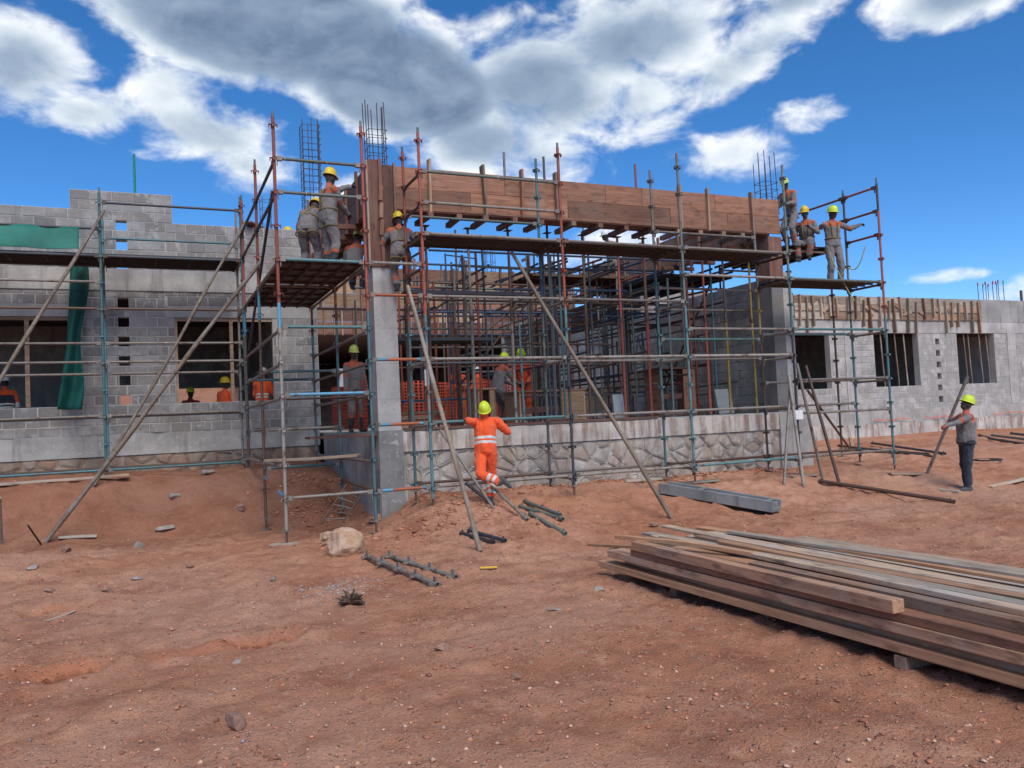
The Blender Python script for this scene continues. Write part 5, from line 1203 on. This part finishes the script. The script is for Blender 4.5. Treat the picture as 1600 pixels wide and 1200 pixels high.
for i, (x0_, x1_) in enumerate(((21.6, 23.3), (24.0, 25.6), (27.5, 29.8))):
    q = MB(); pts = [Vector((x0_+(x1_-x0_)*k/12, WR-.14, 1.10+.012*math.sin(k*1.7+i)+.025*math.sin(k*.9+i*2))) for k in range(13)]
    for k, (a, b_) in enumerate(zip(pts, pts[1:])): q.bar(a, b_, .02, .006+.022*abs(math.sin(k*2.3+i)))
    tag(q.build('net_scrap', 'rope_orange'), 'torn orange net strip along the right wing footing, '+('left', 'middle', 'right')[i]+' piece', 'net', 'orange net scraps on the footing')

# ------------------------------------------------------------------ people
def ik(a, b, l1, l2, hint):
    dv = b-a; L_ = min(max(dv.length, .05), (l1+l2)*.998); u = dv.normalized(); x = (l1*l1-l2*l2+L_*L_)/(2*L_); h = math.sqrt(max(l1*l1-x*x, 0))
    pp = hint-u*hint.dot(u); pp = pp.normalized() if pp.length > 1e-4 else Vector((1, 0, 0))
    return a+u*x+pp*h, a+u*L_
def capsule(bm, p0, r0, p1, r1, n=12):
    dv = p1-p0; M = frame(dv, (0, 0, 1)) if dv.length > 1e-6 else Matrix.Identity(3); L_ = dv.length
    rings = []
    for a in (-75, -40, 0): rings.append((math.sin(rad(a))*r0, math.cos(rad(a))*r0))
    for a in (0, 40, 75): rings.append((L_+math.sin(rad(a))*r1, math.cos(rad(a))*r1))
    vs = [[bm.verts.new(p0+M @ Vector((x, math.cos(2*math.pi*i/n)*r, math.sin(2*math.pi*i/n)*r))) for i in range(n)] for x, r in rings]
    for a, b in zip(vs, vs[1:]):
        for i in range(n): bm.faces.new((a[i], a[(i+1) % n], b[(i+1) % n], b[i]))
    bm.faces.new(vs[0][::-1]); bm.faces.new(vs[-1])
def loft(bm, rings, n=16):
    """rings: (centre, side axis, front axis, half width, half depth)"""
    vs = []
    for c, sx, fx, w, dp in rings:
        vs.append([bm.verts.new(c+sx*(math.cos(2*math.pi*i/n)*w)+fx*(math.sin(2*math.pi*i/n)*dp)) for i in range(n)])
    for a, b in zip(vs, vs[1:]):
        for i in range(n): bm.faces.new((a[i], a[(i+1) % n], b[(i+1) % n], b[i]))
    bm.faces.new(vs[0][::-1]); bm.faces.new(vs[-1])
def ellipsoid(bm, c, M, r, u=12, v=8):
    ret = bmesh.ops.create_uvsphere(bm, u_segments=u, v_segments=v, radius=1)
    for q in ret['verts']: q.co = c+M @ Vector((q.co.x*r[0], q.co.y*r[1], q.co.z*r[2]))
SCHEMES = {
 'orange': dict(jacket='cloth_orange', yoke='cloth_orange', arm='cloth_orange', trousers='cloth_orange', boots='boot_grey', band='reflective', hem='cloth_orange'),
 'grey': dict(jacket='cloth_grey', yoke='cloth_yoke', arm='cloth_grey', trousers='cloth_grey', boots='boot', band='cloth_yoke'),
 'grey_navy': dict(jacket='cloth_grey', yoke='cloth_yoke', arm='cloth_grey', trousers='cloth_navy', boots='boot_grey', band='cloth_yoke'),
 'vest': dict(jacket='cloth_orange', yoke='cloth_orange', arm='cloth_orange', trousers='cloth_navy', boots='boot', band='reflective'),
 'navy_vest': dict(jacket='cloth_navy', yoke='cloth_orange', arm='cloth_orange', trousers='cloth_khaki', boots='boot', band='reflective'),
 'maroon': dict(jacket='cloth_maroon', yoke='cloth_maroon', arm='cloth_maroon', trousers='cloth_navy', boots='boot', band='cloth_maroon')}
def person(label, P, face, scheme, helmet='helmet_lime', pelvis=(0, 0, .965), lean=0, side=0, twist=0, head=(0, 0), LH=(.1, .28, .78), RH=(.1, -.28, .78), LF=(0, .11, 0), RF=(0, -.11, 0),
           Lk=(1, .15, 0), Rk=(1, -.15, 0), Le=(-.6, .5, -.4), Re=(-.6, -.5, -.4), LFd=None, RFd=None, vox=.0115, glove='skin', harness=False, band_leg='band', gumboot=False, S=.965, bulk=1.0, sink=0.0, body_band=True, group='construction workers in safety helmets', hip_turn=0):
    """one continuous body from a posed skeleton; x forward, y left, z up in the person's own frame"""
    S = S*.945; W_ = Matrix.Translation(P) @ Matrix.Rotation(rad(face), 4, 'Z') @ Matrix.Scale(S, 4); inv = W_.inverted()
    LH, RH, LF, RF = [(inv @ q['w']) if isinstance(q, dict) else Vector(q) for q in (LH, RH, LF, RF)]
    V3 = Vector; pel = V3(pelvis); bm = bmesh.new(); bones = []
    Rt = Matrix.Rotation(rad(twist), 3, 'Z') @ Matrix.Rotation(rad(lean), 3, 'Y') @ Matrix.Rotation(rad(side), 3, 'X')
    up, fw, lf = Rt @ V3((0, 0, 1)), Rt @ V3((1, 0, 0)), Rt @ V3((0, 1, 0))
    Rp = Matrix.Rotation(rad(twist*.4+hip_turn), 3, 'Z') @ Matrix.Rotation(rad(lean*.45), 3, 'Y'); pl_, pu, pf = Rp @ V3((0, 1, 0)), Rp @ V3((0, 0, 1)), Rp @ V3((1, 0, 0))
    waist = pel+pu*.16; chest = waist+up*.20; sh = chest+up*.155; neck = sh+up*(.055-sink)
    loft(bm, [(pel-pu*.10+pf*-.01, pl_, pf, .130, .10), (pel-pu*.045, pl_, pf, .186*bulk, .142*bulk), (pel+pu*.06, pl_, pf, .184*bulk, .142*bulk), (waist, (lf+pl_).normalized(), (fw+pf).normalized(), .176*bulk, .135*bulk), (waist+up*.1, lf, fw, .182*bulk, .135*bulk),
              (chest+up*.02, lf, fw, .192*bulk, .137*bulk), (chest+up*.11, lf, fw, .192, .115), (sh+up*.015, lf, fw, .155, .088), (sh+up*.05, lf, fw, .085, .065), (neck+up*.03, lf, fw, .056, .058), (neck+up*.06, lf, fw, .052, .054)])
    bones += [('torso', pel-pu*.05, waist, .15), ('torso', waist, chest, .16), ('yoke', chest+up*.02, sh, .15), ('neck', neck+up*.015, neck+up*.1, .05)]
    hyaw, hp = head; Rh = Matrix.Rotation(rad(twist+hyaw), 3, 'Z') @ Matrix.Rotation(rad(lean*.35+hp), 3, 'Y'); hc = neck+up*.055+Rh @ V3((.022, 0, .105))
    hf, hl, hu = Rh @ V3((1, 0, 0)), Rh @ V3((0, 1, 0)), Rh @ V3((0, 0, 1))
    ellipsoid(bm, hc+hu*.015, Rh, (.098, .076, .112), 16, 12); ellipsoid(bm, hc+hf*.035-hu*.062, Rh, (.060, .055, .052)); ellipsoid(bm, hc+hf*.100-hu*.012, Rh, (.020, .017, .026)); ellipsoid(bm, hc+hf*.082-hu*.062, Rh, (.022, .03, .014))
    for s in (-1, 1): ellipsoid(bm, hc+hl*s*.078-hf*.005-hu*.008, Rh, (.020, .012, .032)); ellipsoid(bm, hc+hf*.085+hl*s*.034+hu*.016, Rh, (.012, .018, .007))
    capsule(bm, neck-up*.02, .056, hc-hu*.05-hf*.02, .054); bones.append(('head', hc-hu*.08, hc+hu*.06, .085))
    hand_pts = []
    for s, tgt, hint in ((1, V3(LH), V3(Le)), (-1, V3(RH), V3(Re))):
        sj = sh+lf*s*.178-up*.03; dv = tgt-sj; far = dv.length
        el_, wr = ik(sj, sj+dv*max(0.2, (far-.07)/far), .30, .265, hint)
        capsule(bm, sj-lf*s*.05, .073, sj, .070); capsule(bm, sj, .074, el_, .060); capsule(bm, el_, .060, wr, .047)
        bones += [('uarm', sj, el_, .06), ('farm', el_, wr, .046)]
        hd = (wr-el_).normalized(); sd = hd.cross(V3((0, 0, 1))); sd = sd.normalized() if sd.length > .1 else lf.copy(); pn = sd.cross(hd).normalized()
        pm = wr+hd*.055; M = Matrix((hd, sd, pn)).transposed(); ellipsoid(bm, wr+hd*.045, M, (.058, .042, .022)); capsule(bm, wr-hd*.02, .033, wr+hd*.02, .03)
        for k, (o_, L1) in enumerate(((-.030, .055), (-.010, .068), (.011, .064), (.031, .050))):
            b0 = wr+hd*.078+sd*o_; k1 = b0+(hd*.75-pn*.66).normalized()*L1*.62; k2 = k1+(hd*.05-pn).normalized()*L1*.6
            capsule(bm, b0, .0115, k1, .0105, 8); capsule(bm, k1, .0105, k2, .0095, 8); bones.append(('hand', b0, k2, .012))
        t0_ = wr+hd*.03+lf*(-s)*0+sd*(.034 if s < 0 else -.034); t1 = t0_+(hd*.75+sd*(.55 if s < 0 else -.55)-pn*.25).normalized()*.045; t2 = t1+(hd*.8-pn*.5).normalized()*.032
        capsule(bm, t0_, .014, t1, .012, 8); capsule(bm, t1, .012, t2, .010, 8); bones += [('hand', t0_, t2, .014), ('hand', wr+hd*.0, pm+hd*.02, .03)]
    for s, tgt, hint, fd in ((1, V3(LF), V3(Lk), LFd), (-1, V3(RF), V3(Rk), RFd)):
        hj = pel+pl_*s*.093-pu*.06; an = tgt+V3((0, 0, .085)) if fd is None else tgt
        kn, ank = ik(hj, an, .425, .415, hint)
        capsule(bm, hj-pu*.0, .108, kn, .082); capsule(bm, kn, .081, kn.lerp(ank, .4), .077); capsule(bm, kn.lerp(ank, .4), .077, kn.lerp(ank, .9), .074 if not gumboot else .060); capsule(bm, kn.lerp(ank, .85), .047, ank, .043)
        f_ = V3(fd).normalized() if fd is not None else V3((1, s*.18, 0)).normalized(); dn = (ank-kn).normalized() if fd is not None else V3((0, 0, -1)); dn = (dn-f_*dn.dot(f_)).normalized()
        capsule(bm, ank-f_*.05+dn*.04, .042, ank+f_*.06+dn*.045, .043); capsule(bm, ank+f_*.05+dn*.05, .042, ank+f_*.155+dn*.058, .034); ellipsoid(bm, ank+f_*.05+dn*.075, Matrix((f_, f_.cross(dn), -dn)).transposed(), (.15, .046, .018))
        bones += [('thigh', hj, kn, .085), ('shin', kn, ank-(ank-kn)*.03, .06), ('foot', ank-f_*.04+dn*.05, ank+f_*.15+dn*.055, .045)]
    me = bpy.data.meshes.new('person'); bm.to_mesh(me); bm.free()
    tmp = bpy.data.objects.new('tmp', me); COL.objects.link(tmp)
    m = tmp.modifiers.new('r', 'REMESH'); m.mode = 'VOXEL'; m.voxel_size = vox; m.adaptivity = 0; m.use_smooth_shade = True
    m2 = tmp.modifiers.new('s', 'SMOOTH'); m2.factor = .5; m2.iterations = 2
    dg = bpy.context.evaluated_depsgraph_get(); dg.update(); body = bpy.data.meshes.new_from_object(tmp.evaluated_get(dg)); bpy.data.objects.remove(tmp); bpy.data.meshes.remove(me)
    nv = len(body.vertices); co = np.empty(nv*3, np.float32); body.vertices.foreach_get('co', co); co = co.reshape(-1, 3).astype(float)
    def seg_d(Q):
        best = np.full(len(Q), 9.0); bi = np.zeros(len(Q), int); bt = np.zeros(len(Q))
        for i, (tg, a, b, r) in enumerate(bones):
            a_, b_ = np.array(a), np.array(b); ab = b_-a_; t_ = ((Q-a_)@ab)/max(ab@ab, 1e-9); tc = np.clip(t_, 0, 1); dd = np.linalg.norm(Q-(a_+tc[:, None]*ab), axis=1)-r
            k = dd < best; best[k] = dd[k]; bi[k] = i; bt[k] = t_[k]
        return bi, bt
    tags = [b[0] for b in bones]
    # folds in the cloth
    bi, bt = seg_d(co); nr = np.empty(nv*3, np.float32); body.vertices.foreach_get('normal', nr); nr = nr.reshape(-1, 3)
    cloth = np.array([tags[i] in ('torso', 'yoke', 'uarm', 'farm', 'thigh', 'shin') for i in bi]); sd_ = hash(label) % 97
    seedv = sum(map(ord, label)) % 89
    wob = np.array([(mnoise.noise(Vector((c[0]*9+seedv, c[1]*9, c[2]*6)))*.017+mnoise.noise(Vector((c[0]*22, c[1]*22+seedv, c[2]*13)))*.010) if k else 0 for c, k in zip(co, cloth)])
    co2 = co+nr*wob[:, None]; body.vertices.foreach_set('co', co2.ravel().astype(np.float32))
    sc_ = SCHEMES[scheme]; names = ['skin', sc_['jacket'], sc_['yoke'], sc_['arm'], sc_['trousers'], sc_['boots'], sc_['band'], glove, 'eye_white']
    body.materials.clear()
    for n_ in names: body.materials.append(MATS[n_])
    nf = len(body.polygons); fc = np.empty(nf*3, np.float32); body.polygons.foreach_get('center', fc); fc = fc.reshape(-1, 3).astype(float); bi, bt = seg_d(fc)
    mi = np.zeros(nf, int)
    beltz = np.array(pel+pu*.04)
    for j in range(nf):
        tg = tags[bi[j]]; t_ = bt[j]; b = 0
        if tg == 'torso':
            rel = (fc[j]-np.array(pel)) @ np.array(up)
            b = 4 if rel < -.02 and scheme not in ('orange',) else 1
            if scheme == 'orange' and rel < -.06: b = 4
            if body_band and scheme in ('orange', 'vest', 'navy_vest') and (.09 < rel < .135 or .17 < rel < .215): b = 6
        elif tg == 'yoke': b = 2
        elif tg == 'uarm':
            b = 3
            if t_ < .12: b = 2
            if scheme.startswith('grey') and .70 < t_ < .92: b = 6
            if scheme in ('navy_vest',) and t_ > .75: b = 6
        elif tg == 'farm': b = 3 if scheme != 'navy_vest' else 0
        elif tg == 'hand': b = 7
        elif tg == 'thigh': b = 4
        elif tg == 'shin':
            b = 4
            if gumboot: b = 5 if t_ > .42 else 6 if t_ > .28 else 4
            elif band_leg and ((.40 < t_ < .54) or (.64 < t_ < .78)): b = 6 if scheme in ('orange', 'grey') else 4
            elif t_ > .96: b = 5
        elif tg == 'foot': b = 5
        mi[j] = b
    body.polygons.foreach_set('material_index', mi.astype(np.int32)); body.polygons.foreach_set('use_smooth', np.ones(nf, bool)); body.update(); body.name = 'person'
    o = link('person', body, None, None, W_); tag(o, label, 'person', group)
    # eyes
    q = MB(); bm = bmesh.new()
    for s in (-1, 1): ellipsoid(bm, hc+hf*.090+hl*s*.033+hu*.006, Rh, (.008, .013, .008), 8, 6)
    em = bpy.data.meshes.new('eyes'); bm.to_mesh(em); bm.free(); link('eyes', em, 'eye_white', o, W_.copy())
    if helmet:
        b = MB(); hb = hc+hu*.055-hf*.008; n_ = 24; prof = [(1.0, 0), (.985, .035), (.93, .07), (.80, .105), (.58, .132), (.30, .147), (0.02, .150)]; vs = []
        for r_, z_ in prof:
            for i in range(n_):
                a = 2*math.pi*i/n_; rx, ry = .128*r_, .104*r_; rid = .007 if (abs(math.sin(a)) < .3 and z_ > .05) else 0
                vs.append(hb+hf*(math.cos(a)*rx)+hl*(math.sin(a)*ry)+hu*(z_+rid))
        b.add(vs, [(j*n_+i, j*n_+(i+1) % n_, (j+1)*n_+(i+1) % n_, (j+1)*n_+i) for j in range(len(prof)-1) for i in range(n_)], 0, True)
        rim = []
        for (k0, k1, dz) in ((1.0, 1.0, .004), (1.12, 1.10, -.004), (1.13, 1.11, -.012), (.98, .98, -.004)):
            for i in range(n_):
                a = 2*math.pi*i/n_; pk = .040*max(0, math.cos(a))**2 if k0 > 1.05 else 0
                rim.append(hb+hf*(math.cos(a)*.128*k0+pk)+hl*(math.sin(a)*.104*k1)+hu*(dz-pk*.15))
        b.add(rim, [(j*n_+i, j*n_+(i+1) % n_, (j+1)*n_+(i+1) % n_, (j+1)*n_+i) for j in range(3) for i in range(n_)], 0, True)
        for off in (-.03, 0, .03):
            pts = [hb+hf*(.118*math.cos(t_)*.98)+hl*(off*(1-.3*abs(math.cos(t_))))+hu*(.012+.143*math.sin(t_)) for t_ in np.linspace(.35, math.pi-.35, 9)]
            b.poly(pts, .0065, 6)
        link('helmet', b.mesh('helmet', [helmet]), None, o, W_.copy())
    if harness:
        b = MB()
        def ringp(cn, l_, f2, w, dp): return [cn+l_*(math.cos(a)*w)+f2*(math.sin(a)*dp) for a in np.linspace(0, 2*math.pi, 19)]
        b.poly(ringp(waist-up*.02, lf, fw, .182, .140), .016, 6)
        for s in (-1, 1):
            b.poly([waist+fw*.137+lf*s*.06, chest+fw*.145+lf*s*.07, chest+up*.11+fw*.128+lf*s*.085, sh+up*.055+lf*s*.10, chest+up*.11-fw*.126+lf*s*.06, chest-fw*.142+lf*s*.0, waist-fw*.135-lf*s*.06], .014, 6)
            b.poly(ringp(pel+pl_*s*.10-pu*.16, pl_, pf, .105, .105), .013, 6)
        b.box(chest-fw*.155, (.03, .05, .05)); stuff(link('safety_harness', b.mesh('harness', ['strap']), None, o, W_.copy()))
    return o
def yaw_to(dx, dy): return math.degrees(math.atan2(dy, dx))
def local(P, face, w): return {'w': Vector(w)}
AWAY = yaw_to(CF.x, CF.y); LEFT = yaw_to(-CR.x, -CR.y)

# the climber in orange
P = at(765, 796, Y=11.80); P.z = gz(P.x, P.y)-.01; fc_ = AWAY-2
lh, rh = at(725, 653, Y=12.03), at(783, 657, Y=12.08)
person('person in bright orange hi vis suit and lime helmet climbing onto the plinth', P, fc_, 'orange', 'helmet_lime', pelvis=(.06, .02, .93), lean=13, head=(0, -34), sink=.075, LH=local(P, fc_, lh), RH=local(P, fc_, rh), LF=local(P, fc_, at(784, 754, Y=11.42)), RF=(-.02, -.02, 0),
       Lk=(.15, 1.5, -.1), Rk=(1, 0, 0), LFd=(-.25, -.65, -.7), Le=(-.9, .35, .15), Re=(-.3, -.5, -.7), vox=.0095, glove='glove', body_band=True, S=.97, bulk=1.05)
# the man with the pole
P = Vector((13.57, 10.13, gz(13.57, 10.13))); fc_ = LEFT-3
pole_a, pole_b = at(1441, 758, Z=.02), at(1512, 588, Y=10.45)
g1 = pole_a.lerp(pole_b, .60); g2 = at(1461, 671, Y=10.15)
person('person in grey and orange jacket holding a long pole on bare ground', P, fc_, 'grey_navy', 'helmet_lime', pelvis=(-.01, 0, .985), lean=-3, head=(0, -24), S=.96, bulk=1.22, LH=local(P, fc_, g2), RH=local(P, fc_, g1), LF=(.06, .10, 0), RF=(-.02, -.12, 0), glove='glove', vox=.0095, Le=(-.5, .4, -.7), Re=(-.5, -.4, -.7))
tag(tube('scaffold_tube', pole_a, pole_b, .030, 'grey_tube'), 'grey tube held slanting by the worker in dark trousers', 'tube')
# man standing beside the bare column
P = at(557, 676, Y=15.2); P.z = 1.59; FR = yaw_to(.18, -1)
person('person in grey overalls with orange shoulders standing beside the bare column', P, FR, 'grey', 'helmet_green', LH=(.10, .24, .80), RH=(.20, -.30, .76), LF=(.04, .12, 0), RF=(-.02, -.12, 0), gumboot=True, head=(-8, 6), glove='glove', S=.92)
tag(bar('floor_board', (2.4, 13.78, 1.535), (3.6, 13.78, 1.54), .5, .04, 'form_dark'), 'dark board bridging the scaffold and the plinth under the grey suited man', 'board')
# men on the left deck
DZ = LV(4)+.04
P = at(516, 428, Y=13.2); P.z = DZ; fc_ = yaw_to(.9, .35)
person('person in grey overalls and yellow helmet working at the column shutter', P, fc_, 'grey', 'helmet_yellow', lean=4, head=(12, 8), LH=local(P, fc_, at(551, 290, Y=13.5)), RH=local(P, fc_, at(545, 338, Y=13.4)), LF=(.0, .12, 0), RF=(-.04, -.12, 0), harness=True, gumboot=True, Le=(-.2, .7, -.6), S=.98)
P = at(487, 440, Y=13.7); P.z = DZ; fc_ = yaw_to(.5, 1)
person('person bent forward beside the yellow helmeted man on the left deck', P, fc_, 'grey', 'helmet_yellow', pelvis=(-.12, 0, .90), lean=52, head=(0, 20), LH=(.55, .15, .95), RH=(.55, -.15, .9), harness=True, band_leg=None, S=.97)
P = at(555, 407, Y=14.6); P.z = DZ; fc_ = yaw_to(.6, .8)
person('person crouching behind the column shutter, greenish helmet showing', P, fc_, 'grey', 'helmet_green', pelvis=(-.1, 0, .38), lean=28, head=(0, 5), LH=(.45, .2, .5), RH=(.45, -.2, .5), LF=(.12, .14, 0), RF=(.0, -.14, 0), S=.95)
P = at(424, 360, Y=19.4); P.z = 5.15; fc_ = yaw_to(.9, -.3)
person('person behind the left parapet with only shoulders and yellow helmet showing', P, fc_, 'grey', 'helmet_yellow', pelvis=(0, 0, .62), lean=40, LH=(.5, .2, .7), RH=(.5, -.2, .6), LF=(.1, .12, 0), RF=(-.1, -.12, 0))
# climbing right of the column
P = at(628, 457, Y=13.2); P.z = 3.97; fc_ = yaw_to(.25, 1)
person('person in grey overalls with harness climbing just right of the column shutter', P, fc_, 'grey', 'helmet_yellow', pelvis=(-.08, 0, .74), lean=30, head=(10, 0), LH=(.5, .2, 1.0), RH=(.5, -.25, .95), LF=(.05, .08, 0), RF=(.2, -.14, .12), harness=True, band_leg='band', S=.93)
# right corner
P = at(1238, 400, Y=13.9); P.z = 5.28; fc_ = yaw_to(-.9, -.2)
person('person standing at the right column bars with an orange chest band', P, fc_, 'grey', 'helmet_green', pelvis=(-.05, 0, .9), lean=14, head=(0, 14), LH=(.4, .1, 1.0), RH=(.4, -.12, 1.05), harness=True, S=.93)
P = at(1262, 386, Y=13.85); P.z = 5.28; fc_ = yaw_to(-.85, -.55)
person('person sitting on the high deck edge at the right corner', P, fc_, 'grey', 'helmet_yellow', pelvis=(0, 0, .11), lean=6, head=(0, 8), LH=(.35, .12, .42), RH=(.35, -.12, .45), LF=(.46, .13, -.40), RF=(.44, -.13, -.40), harness=True)
P = at(1306, 452, Y=12.8); P.z = LV(4)+.04; fc_ = yaw_to(-.35, -1)
person('person with arms spread standing on the rightmost scaffold deck', P, fc_, 'grey', 'helmet_lime', head=(30, 10), LH=local(P, fc_, at(1347, 352, Y=12.6)), RH=local(P, fc_, at(1286, 352, Y=12.5)), LF=(.02, .12, 0), RF=(0, -.12, 0), harness=True, Le=(0, .3, -1), Re=(-.2, -.9, -.6), band_leg=None, S=.95)
# people inside, seen through openings
P = at(411, 640, Y=19.2); P.z = 1.5; person('person in orange vest and white helmet seen from behind in the right window opening', P, AWAY, 'vest', 'helmet_white', lean=6, head=(0, 20), LH=(.3, .2, .9), RH=(.3, -.2, .95), vox=.013, S=.93)
P = at(352, 640, Y=19.6); P.z = 1.3; person('person in orange vest and yellow helmet turned sideways in the window opening', P, AWAY-25, 'vest', 'helmet_yellow', head=(-40, 0), vox=.013, S=.93)
P = at(298, 640, Y=20.6); P.z = 1.2; person('person in maroon top and lime helmet low in the window opening', P, AWAY, 'maroon', 'helmet_lime', vox=.013, S=.9, RH=(.3, -.35, 1.0))
P = at(10, 640, Y=19.6); P.z = 1.45; person('person in dark clothes with pale bands inside the leftmost window', P, AWAY+40, 'navy_vest', 'helmet_white', lean=12, vox=.013, S=.93)
P = at(718, 668, Y=19.6); P.z = 1.59; person('person in khaki trousers, navy and orange shirt and white helmet inside', P, AWAY+170, 'navy_vest', 'helmet_white', LH=(.3, .1, 1.05), RH=(.3, -.1, 1.05), vox=.013, S=.92, body_band=False)
P = at(753, 668, Y=20.4); P.z = 1.59; person('person in orange top and white helmet behind the khaki trousered one', P, AWAY+120, 'vest', 'helmet_white', lean=10, LH=(.4, .2, .95), RH=(.4, -.1, .95), vox=.013, S=.92, body_band=False)
P = at(785, 662, Y=16.1); P.z = 1.59; person('person in grey and orange overalls leaning over the plywood table', P, AWAY-50, 'grey', 'helmet_lime', pelvis=(-.1, 0, .9), lean=24, LH=(.5, .1, .95), RH=(.5, -.15, .95), vox=.012, S=.93)
P = at(822, 660, Y=16.8); P.z = 1.59; person('person in orange suit and lime helmet behind the plywood table', P, AWAY+165, 'orange', 'helmet_lime', lean=14, head=(0, 20), LH=(.4, .18, .95), RH=(.4, -.18, .95), vox=.012, S=.97, body_band=False)
P = at(961, 430, Y=16.9); P.z = 4.96; person('person on the inner deck behind the bucket, mostly hidden', P, AWAY+90, 'grey', 'helmet_white', pelvis=(0, 0, .60), lean=20, LF=(.15, .12, 0), RF=(-.15, -.12, 0), vox=.013, S=.9)
# lanyard of the man on the right deck
a, b_ = at(1352, 385, Y=12.2), at(1325, 418, Y=12.6); q = MB(); pts = [a.lerp(b_, t_)+Vector((0, 0, -.22*math.sin(math.pi*t_))) for t_ in np.linspace(0, 1, 12)]; q.poly(pts, .012, 6); tag(q.build('safety_lanyard', 'rope_lime'), 'lanyard looped from the right guard rail to the standing worker', 'rope')
q = MB(); c0_, c1_ = at(1296, 395, Y=12.4), at(1335, 470, Y=12.1); pts = [c0_.lerp(c1_, t_)+Vector((0, 0, -.06*math.sin(math.pi*t_))) for t_ in np.linspace(0, 1, 12)]; q.poly(pts, .011, 6); tag(q.build('safety_lanyard', 'rope_lime'), 'lime rope hanging past the deck at the rightmost worker', 'rope')
